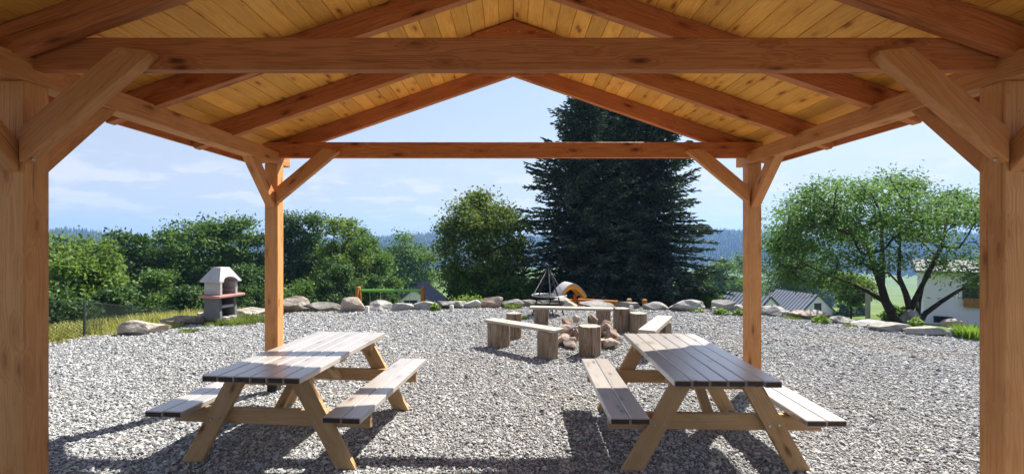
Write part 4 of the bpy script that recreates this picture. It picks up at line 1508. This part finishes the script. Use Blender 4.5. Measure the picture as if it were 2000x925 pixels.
def broadleaf(name, loc, H, rx, rz_c, label, mat, seed, leaves=7000, leaf=.2, nclump=42, base_h=None, stems=None, group=None, cat='tree',
              bark='bark', spread=.42, ry=None, shape=0.0, sway=.3, up=.5, r_base=None):
    rng = np.random.default_rng(seed)
    root = empty(name, loc)
    tag(root, label, cat, group)
    ry = ry or rx
    cz = H - rz_c
    cl = []
    while len(cl) < nclump:
        p = rng.normal(size=3); p /= np.linalg.norm(p)
        p *= rng.uniform(0, 1) ** (1 / 3.2)
        if abs(p[2]) > .5 and rng.uniform() < .0: continue
        k = 1 - shape * p[2]
        q = np.array([p[0] * rx * k, p[1] * ry * k, cz + p[2] * rz_c])
        q += rng.normal(size=3) * .12 * rx
        if len(cl) < 3: q[2] = H - .1 - .1 * len(cl); q[0] *= .35
        if q[2] > H: q[2] = H - rng.uniform(0, .3)
        if q[2] < .25: continue
        cl.append(q)
    if stems is None:
        lean = rng.normal(size=2) * sway * .3
        stems = [[(lean[0] * t * t, lean[1] * t * t, -.15 + (cz + rz_c * .45) * t) for t in np.linspace(0, 1, 8)]]
    nodes, par, tips = skeleton(rng, stems, cl)
    trunk_object(nodes, par, tips, .012 * max(1, H / 4), r_base or H * .022, M[bark], root)
    per = rng.dirichlet(np.ones(len(cl)) * 5) * leaves
    pts = []
    sc = rx * spread
    for c, k in zip(cl, per):
        k = max(int(k), 6)
        d = rng.normal(size=(k, 3)) * np.array([1, 1, .62]) * sc * .5 * rng.uniform(.7, 1.25)
        pts.append(c + d)
    pos = np.concatenate(pts)
    pos = pos[pos[:, 2] > .05]
    V, Q = leaf_quads(pos, leaf, rng, up=up)
    np_mesh('crown', V, Q, M[mat], root)
    return root


def tree_at(px, top, hw, d, label, mat, seed, name='broadleaf_tree', low=.12, **kw):
    x = (px - 1000) * d / F
    zb = tz(x, d) - .1
    H = EYE - (top - HZ) * d / F - zb
    H *= 1.0
    rx = hw * d / F
    rz = H * (1 - low) / 2
    kw['leaves'] = int(kw.get('leaves', 7000) * 1.9)
    kw['nclump'] = int(kw.get('nclump', 42) * 1.5)
    return broadleaf(name, (x, d, zb), H, rx * .86, rz, label, mat, seed, **kw)


GB = 'broadleaf trees beyond the gravel yard'
tree_at(60, 470, 120, 24, 'bright green broadleaf tree seen at the left front post above the wire fence', 'leaf_bright', 101, leaves=9000, leaf=.24, nclump=50, group=GB, low=.02)
tree_at(168, 478, 72, 21, 'sunlit yellow green tree over the meadow, in front of the darker ones', 'leaf_bright', 102, leaves=8000, leaf=.20, nclump=42, group=GB, low=.02)
tree_at(262, 460, 56, 33, 'dark rounded tree left of the barbecue, next to the distant hill', 'leaf_dark', 103, leaves=7500, leaf=.24, group=GB, low=.02)
tree_at(330, 452, 52, 37, 'mid green tree between the dark rounded tree and the barbecue', 'leaf_mid', 104, leaves=6500, leaf=.24, group=GB, low=.02)
tree_at(392, 436, 72, 35, 'broad topped tree standing right behind the barbecue hood', 'leaf_mid', 105, leaves=9500, leaf=.24, nclump=48, group=GB, low=.02)
tree_at(478, 430, 58, 36, 'tall leafy tree just left of the left rear post', 'leaf_mid', 106, leaves=8000, leaf=.24, group=GB, low=.02)
tree_at(566, 424, 36, 37, 'slim dark pointed tree just right of the left rear post', 'leaf_dark', 107, leaves=8500, leaf=.20, nclump=40, group=GB, low=.02, shape=.35, spread=.75)
tree_at(610, 424, 34, 37, 'slim dark tree with two feathery tops right of the first pointed one', 'leaf_dark', 108, leaves=8500, leaf=.20, nclump=40, group=GB, low=.02, shape=.35, spread=.75)
tree_at(702, 448, 40, 38, 'rounded green tree between the bright topped one and the lower dark one', 'leaf_mid', 120, leaves=6500, leaf=.22, group=GB, low=.02)
tree_at(664, 432, 56, 34, 'bright green topped tree above the left swing post', 'leaf_bright', 109, leaves=8000, leaf=.22, group=GB, low=.02, shape=.15)
tree_at(718, 468, 52, 36, 'lower dense dark tree above the middle of the swing', 'leaf_mid', 110, leaves=7500, leaf=.22, group=GB, low=.02)
tree_at(795, 463, 58, 76, 'light green tree above the dark blue roof', 'leaf_mid', 111, leaves=9500, leaf=.42, nclump=48, group=GB, low=.02, shape=.2)
tree_at(948, 380, 92, 28, 'tall tree with yellowing top between the hills and the dark firs', 'leaf_yellow', 112, leaves=17000, leaf=.19, nclump=85, group=GB, low=.02, shape=.12, spread=.34)
tree_at(1412, 515, 44, 84, 'small tree left of the right rear post behind the cabins', 'leaf_mid', 113, leaves=5500, leaf=.45, group=GB, low=.02)
tree_at(1452, 500, 40, 90, 'tree mostly hidden behind the right rear post', 'leaf_mid', 118, leaves=4500, leaf=.36, group=GB, low=.02)
tree_at(1540, 500, 62, 95, 'broad dark tree behind the ridge of the larger cabin', 'leaf_dark', 114, leaves=7000, leaf=.42, group=GB, low=.02)
tree_at(1590, 522, 46, 190, 'dark tree at the top of the green meadow, under the ash crown', 'leaf_dark', 115, leaves=6500, leaf=.9, group=GB, low=.02)
tree_at(1662, 538, 44, 31, 'small light green tree glimpsed behind the ash trunks', 'leaf_bright', 116, leaves=4000, leaf=.18, nclump=26, group=GB, low=.42)
tree_at(1020, 545, 42, 24, 'dark green bush at the left foot of the dark firs', 'leaf_dark', 119, name='bush', cat='bush', leaves=3500, leaf=.16, nclump=24, low=.02, group='bushes at the edge of the slope')
for _px, _top, _hw, _d, _lab, _sd in ((1062, 536, 34, 27.5, 'dark bush behind the fire tripod, under the lowest fir boughs', 131), (1340, 540, 40, 28, 'dark bush under the right skirt of the firs', 132), (1090, 540, 40, 30, 'dark bush behind the orange playhouse', 134)):
    tree_at(_px, _top, _hw, _d, _lab, 'leaf_dark' if _px != 1432 else 'leaf_mid', _sd, name='bush', cat='bush', leaves=3500, leaf=.17, nclump=24, low=.02, group='bushes at the edge of the slope')
tree_at(1374, 528, 30, 27, 'light green sapling at the right foot of the dark firs', 'leaf_mid', 117, leaves=3000, leaf=.18, nclump=22, group=GB, low=.02)

GS = 'bushes at the edge of the slope'
for i, (px, top, hw, d, mat, lab) in enumerate([
    (115, 575, 70, 15.5, 'leaf_dark', 'grey green bush behind the wire fence nearest the left front post'),
    (222, 566, 46, 18.5, 'leaf_dark', 'low dark bush behind the second bay of the wire fence'),
    (300, 532, 50, 27, 'leaf_mid', 'dark bush left of the barbecue over the fence'),
    (366, 562, 44, 26, 'leaf_dark', 'dense dark bush directly behind the barbecue'),
    (474, 522, 50, 28, 'leaf_dark', 'dark bush right of the barbecue by the left rear post'),
    (588, 556, 56, 29, 'leaf_mid', 'shaded bush behind the big tan boulder'),
    (664, 520, 48, 31, 'leaf_dark', 'shaded bush behind the left swing post'),
    (734, 538, 34, 31, 'leaf_dark', 'shaded bush behind the swing chains'),
    (918, 548, 44, 26, 'leaf_mid', 'green bush below the yellowing tree, left part'),
    (985, 552, 50, 25, 'leaf_mid', 'green bush below the yellowing tree, next to the firs'),
    (1648, 592, 18, 62, 'leaf_dark', 'round dark shrub in the meadow right of the larger cabin'),
    (1680, 596, 14, 70, 'leaf_dark', 'small dark shrub at the foot of the lattice mast'),
    (1756, 602, 26, 17.0, 'leaf_mid', 'leafy undergrowth bush around the ash trunks'),
]):
    tree_at(px, top, hw, d, lab, mat, 200 + i, name='bush', cat='bush', leaves=3800 if d > 20 else 3200, leaf=.17 if d < 40 else .3, nclump=22, group=GS, low=.02)


# ash tree with several stems at the right
def ash_tree():
    d = 14.0
    x = (1772 - 1000) * d / F
    zb = tz(x, d) - .08
    rng = np.random.default_rng(301)

    def pt(px, py, dy=0.0):
        return ((px - 1772) * d / F, dy, EYE - (py - HZ) * d / F - zb)
    stems = [
        [pt(1745, 634), pt(1741, 610), pt(1731, 586, .05), pt(1722, 560, .0), pt(1706, 530, -.1), pt(1692, 495, -.15), pt(1676, 450, -.2), pt(1664, 410, -.1)],
        [pt(1735, 592, .05), pt(1712, 572, .3), pt(1685, 556, .5), pt(1645, 540, .6), pt(1605, 520, .7), pt(1570, 490, .8)],
        [pt(1722, 560, .0), pt(1740, 510, .3), pt(1748, 460, .5), pt(1752, 410, .5), pt(1758, 370, .4)],
        [pt(1776, 634), pt(1778, 605), pt(1775, 575, .1), pt(1766, 540, .2), pt(1768, 490, .2), pt(1766, 440, .1)],
        [pt(1778, 605), pt(1788, 570, -.1), pt(1806, 525, -.2), pt(1822, 480, -.3), pt(1836, 430, -.2), pt(1846, 385, -.1)],
        [pt(1792, 636), pt(1803, 612, -.05), pt(1825, 588, -.2), pt(1852, 566, -.3), pt(1886, 545, -.4), pt(1920, 520, -.4)],
        [pt(1796, 630, .1), pt(1812, 590, .3), pt(1834, 545, .5), pt(1862, 500, .6), pt(1880, 450, .5)],
        [pt(1776, 600), pt(1752, 578, -.3), pt(1725, 556, -.7), pt(1690, 530, -.9), pt(1640, 490, -.9)],
    ]
    root = empty('ash_tree', (x, d, zb))
    tag(root, 'spreading multi stemmed ash tree in front of the white building', 'tree')
    cl = []
    outline_top = [(1500, 480), (1515, 420), (1540, 395), (1580, 362), (1630, 345), (1690, 336), (1760, 334), (1800, 350), (1830, 368), (1870, 372), (1905, 382), (1940, 410), (1960, 460)]
    outline_bot = [(1500, 490), (1530, 548), (1580, 556), (1640, 556), (1700, 538), (1740, 525), (1800, 535), (1850, 560), (1900, 582), (1960, 520)]
    ox, oy = zip(*outline_top); bx, by = zip(*outline_bot)
    while len(cl) < 158:
        px = rng.uniform(1515, 1945)
        t, b = np.interp(px, ox, oy), np.interp(px, bx, by)
        u = rng.uniform(0, 1) ** 1.05
        py = t + 10 + u * (b - t - 14)
        if px > 1690 and py > 440 and rng.uniform() < .62: continue
        if 1640 < px < 1720 and py > 470 and rng.uniform() < .4: continue
        wdt = max(.3, 1.0 - ((px - 1735) / 245) ** 2)
        dy = rng.uniform(-1, 1) * 1.9 * math.sqrt(wdt) * (1 - .25 * (py - t) / (b - t + 1))
        s = (d + dy) / d
        cl.append(np.array([((px - 1000) * (d + dy) / F) - x, dy, EYE - (py - HZ) * (d + dy) / F - zb]))
    nodes, par, tips = skeleton(rng, stems, cl)
    # stems that start on another stem simply grow out of it
    rb = [.15, .065, .07, .115, .075, .085, .07, .05]
    sr = np.concatenate([np.linspace(r_, max(.016, r_ * .16), len(st)) for r_, st in zip(rb, stems)])
    trunk_object(nodes, par, tips, .006, .09, M['bark_dark'], root, .6, sr)
    pts, dirs = [], []
    for c in cl:
        k = int(rng.uniform(170, 340))
        dd = rng.normal(size=(k, 3)) * np.array([.27, .27, .15]) * rng.uniform(.7, 1.25)
        pts.append(c + dd)
        dirs.append(dd / (np.linalg.norm(dd, axis=1)[:, None] + 1e-6) + np.array([0, 0, -.35]))
    V, Q = leaf_quads(np.concatenate(pts), .098, rng, up=.55, aspect=.42, dirs=np.concatenate(dirs))
    np_mesh('crown', V, Q, M['leaf_ash'], root)


ash_tree()


def fir(px, top, hw, d, label, seed, whorl=.27):
    rng = np.random.default_rng(seed)
    x = (px - 1000) * d / F
    zb = tz(x, d) - .15
    H = EYE - (top - HZ) * d / F - zb
    Rm = hw * d / F
    root = empty('fir_tree', (x, d, zb))
    tag(root, label, 'tree', 'dark firs behind the fire place')
    g = Geo(); n = 9
    for k in range(n):
        z0, z1 = H * k / n, H * (k + 1) / n
        g.cyl((0, 0, z0), (0, 0, z1), .17 * (1 - k / n) + .012, .17 * (1 - (k + 1) / n) + .012, n=8)
    branches = []
    nb = int(H * 34)
    for k in range(nb):
        u = (k + rng.uniform(0, 1)) / nb
        z = .35 + (H - .5) * (1 - (1 - u) ** 1.12)
        f = 1 - z / H
        L = Rm * min(1.0, f ** .70 * 1.10 + .03) * rng.choice([rng.uniform(.82, 1.05), rng.uniform(.5, .85)])
        a = k * 2.39996 + rng.normal() * .35
        L *= 1 + .12 * math.sin(a * 3 + z * 1.7 + seed) + .07 * math.sin(a * 2 - z * 3.1)
        L = min(L, Rm * (f ** .70 * 1.10 + .03) * 1.06)
        branches.append((z, a, L, f))
    P0, D0, S0 = [], [], []
    for (z, a, L, f) in branches:
        out = np.array([math.cos(a), math.sin(a), 0])
        side = np.array([-math.sin(a), math.cos(a), 0])
        rise = .75 * (1 - f) + .04 + rng.normal() * .13
        ns = max(4, int(L / .115))
        prev = np.array([0, 0, z])
        for k in range(1, ns + 1):
            t = k / ns
            zz = z + L * (rise * t - (.52 * f + .10) * t * t + .30 * f * t ** 3)
            p = out * (L * t) + np.array([0, 0, zz]) + side * (rng.normal() * .01)
            if k % 2 == 0 or k == ns:
                g.cyl(prev, p, .005 + .014 * (1 - t) * min(1, L), .004, n=4)
                prev = p
            tl = (.40 * (1 - t ** 2) + .20) * min(1.0, .5 + L * .35) * rng.uniform(.7, 1.2)
            for s in (-1, 1):
                dv = out * .72 + side * s * .75 + np.array([0, 0, rng.normal() * .30 - .04])
                dv /= np.linalg.norm(dv)
                m = 2 if tl > .24 else 1
                for q_ in range(m):
                    fr = (q_ + .5) / m
                    P0.append(p + dv * tl * fr); D0.append(dv); S0.append(tl / m * 1.15)
                    if m == 2:
                        dv2 = dv * .6 + out * .7 * (1 if q_ == 0 else .3) + np.array([0, 0, rng.normal() * .15])
                        dv2 /= np.linalg.norm(dv2)
                        P0.append(p + dv * tl * fr + dv2 * .09); D0.append(dv2); S0.append(.17)
            P0.append(p); D0.append(out + np.array([0, 0, .12])); S0.append(.20)
    g.build('trunk', M['bark_dark'], root, recalc=False)
    # leader
    for k in range(10):
        P0.append(np.array([0, 0, H - .5 + .055 * k])); a = rng.uniform(0, 6.28)
        D0.append(np.array([math.cos(a) * .5, math.sin(a) * .5, .8])); S0.append(.18)
    P0, D0, S0 = np.array(P0), np.array(D0), np.array(S0)
    D0 = D0 / np.linalg.norm(D0, axis=1)[:, None]
    N = len(P0)
    Vs, Qs = [], []
    for rep in range(2):           # two crossed blades of needles per shoot
        up = np.array([0, 0, 1.0]) + rng.normal(size=(N, 3)) * .25
        sd = np.cross(D0, up); sd /= np.linalg.norm(sd, axis=1)[:, None] + 1e-6
        if rep: sd = np.cross(D0, sd)
        w = (.032 + .030 * rng.uniform(0, 1, N)) * (1.0 if rep == 0 else .75)
        L = S0 * rng.uniform(.9, 1.2, N)
        a = P0 - D0 * (L * .5)[:, None]; c = P0 + D0 * (L * .5)[:, None]
        b = P0 + sd * w[:, None] - D0 * (L * .1)[:, None]; e = P0 - sd * w[:, None] - D0 * (L * .1)[:, None]
        Vs.append(np.stack([a, b, c, e], 1).reshape(-1, 3)); Qs.append(np.arange(N * 4).reshape(N, 4) + rep * N * 4)
    np_mesh('crown', np.concatenate(Vs), np.concatenate(Qs), M['needle'], root)


fir(1138, 186, 180, 27.0, 'dark fir with its tip showing left below the rafters', 401)
fir(1270, 112, 146, 27.5, 'tallest dark fir, its top hidden by the pavilion roof on the right', 402)
fir(1208, 150, 122, 30.0, 'slimmer dark fir standing behind and between the other two', 403)


# ------------------------------------------------------------------ weeds, tufts, meadow grass
def tuft_mesh(name, rng, n, h, r, mat, w=.012, lean=.6, leafy=False):
    a = rng.uniform(0, 2 * PI, n); rad = r * np.sqrt(rng.uniform(0, 1, n))
    base = np.stack([rad * np.cos(a), rad * np.sin(a), np.zeros(n)], -1)
    if leafy:
        pos = base * 1.0; pos[:, 2] = rng.uniform(.1, 1, n) * h * (1 - .5 * (rad / r))
        return leaf_quads(pos, w, rng, up=.8, aspect=.6)
    hh = h * rng.uniform(.5, 1.1, n)
    ld = np.stack([np.cos(a), np.sin(a), np.zeros(n)], -1) * (lean * hh * rng.uniform(.2, 1, n))[:, None] + rng.normal(size=(n, 3)) * .02
    sd = np.stack([-np.sin(a + rng.normal(size=n)), np.cos(a), np.zeros(n)], -1) * (w / 2)
    mid = base + ld * .35; mid[:, 2] = hh * .6
    tip = base + ld; tip[:, 2] = hh * .95
    v = np.stack([base - sd, base + sd, mid + sd * .8, mid - sd * .8, mid - sd * .8, mid + sd * .8, tip + sd * .1, tip - sd * .1], 1).reshape(-1, 3)
    return v, np.arange(n * 8).reshape(-1, 4)


GW = 'weeds growing along the boulder row'
WE = [  # px, py base, height px, half width px, leafy, label
    (920, 588, 14, 30, True, 'leafy weed patch on top of the boulders below the yellowing tree'),
    (1003, 602, 10, 16, False, 'grass tuft in front of the boulder left of the tripod'),
    (1024, 623, 7, 9, False, 'tiny grass tuft behind the stump by the slanting bench'),
    (1116, 602, 9, 12, True, 'bright weed in front of the boulder right of the fire bowl'),
    (1162, 602, 9, 10, True, 'bright weed below the orange balance rail'),
    (850, 606, 14, 10, True, 'thin weed between the tilted boulder and the long dark one'),
    (1410, 614, 14, 14, True, 'green weed in front of the blocky boulder'),
    (1442, 616, 13, 10, True, 'green weed touching the right rear post'),
    (1362, 609, 7, 12, True, 'low weed before the large domed boulder'),
    (1550, 622, 7, 16, False, 'low grass between the two cabin side boulders'),
    (1603, 631, 17, 15, True, 'bushy weed in front of the long domed boulder'),
    (1660, 638, 6, 9, False, 'small grass tuft below the low dark boulder'),
    (1790, 640, 24, 12, True, 'tall stemmed weed behind the two long slabs'),
    (1893, 660, 27, 24, False, 'bright grass tuft beside the right front post'),
    (480, 629, 14, 46, False, 'grass patch right of the barbecue foot'),
    (425, 633, 8, 26, False, 'grass at the front foot of the barbecue'),
    (368, 649, 8, 16, False, 'grass tuft in front of the second slab'),
    (335, 640, 10, 18, False, 'dry grass between the tan boulder and the flat slab'),
]
for i, (px, py, hp, wp, leafy, lab) in enumerate(WE):
    c = G(px, py)
    rng = np.random.default_rng(500 + i)
    d = c.y; h = hp * d / F; r = wp * d / F
    if lab.startswith('leafy weed patch'): c = Vector((c.x, 13.1, -.05)); h = .38
    n = int(90 + 2200 * r) if not leafy else int(70 + 420 * r)
    v, q = tuft_mesh('w', rng, n, h * 1.15, r, None, w=.012 if not leafy else .085, leafy=leafy)
    o = np_mesh('weed' if leafy else 'grass_tuft', v, q, M['drygrass'] if lab.startswith('dry') else M['weed'] if leafy or lab.startswith('bright') else M['tuft'])
    o.location = (c.x, c.y, c.z - .01)
    tag(o, lab, 'weed' if leafy else 'grass tuft', GW)


def meadow():
    rng = np.random.default_rng(601)
    N = 60000
    x = rng.uniform(-17, -6.4, N); y = rng.uniform(5.0, 17, N)
    e = edge_dist(x, y)
    keep = (e > .12 + rng.normal(0, .1, N)) & (e < 5.5) & (x / y < -.55)
    x, y = x[keep], y[keep]; n = len(x)
    z = terrain_z(x, y) - .02
    h = rng.uniform(.10, .38, n) * np.clip(.4 + edge_dist(x, y) * .6, .35, 1)
    a = rng.uniform(0, 6.28, n)
    base = np.stack([x, y, z], -1)
    ld = np.stack([np.cos(a), np.sin(a), 0 * a], -1) * (h * rng.uniform(.1, .6, n))[:, None]
    sd = np.stack([-np.sin(a), np.cos(a), 0 * a], -1) * .006
    mid = base + ld * .35; mid[:, 2] += h * .6
    tip = base + ld; tip[:, 2] += h
    v = np.stack([base - sd, base + sd, mid + sd, mid - sd, mid - sd, mid + sd, tip + sd * .3, tip - sd * .3], 1).reshape(-1, 3)
    o = np_mesh('meadow_grass', v, np.arange(n * 8).reshape(-1, 4), M['drygrass'])
    tag(o, 'yellow green uncut meadow grass left of the gravel yard', kind='stuff')


meadow()
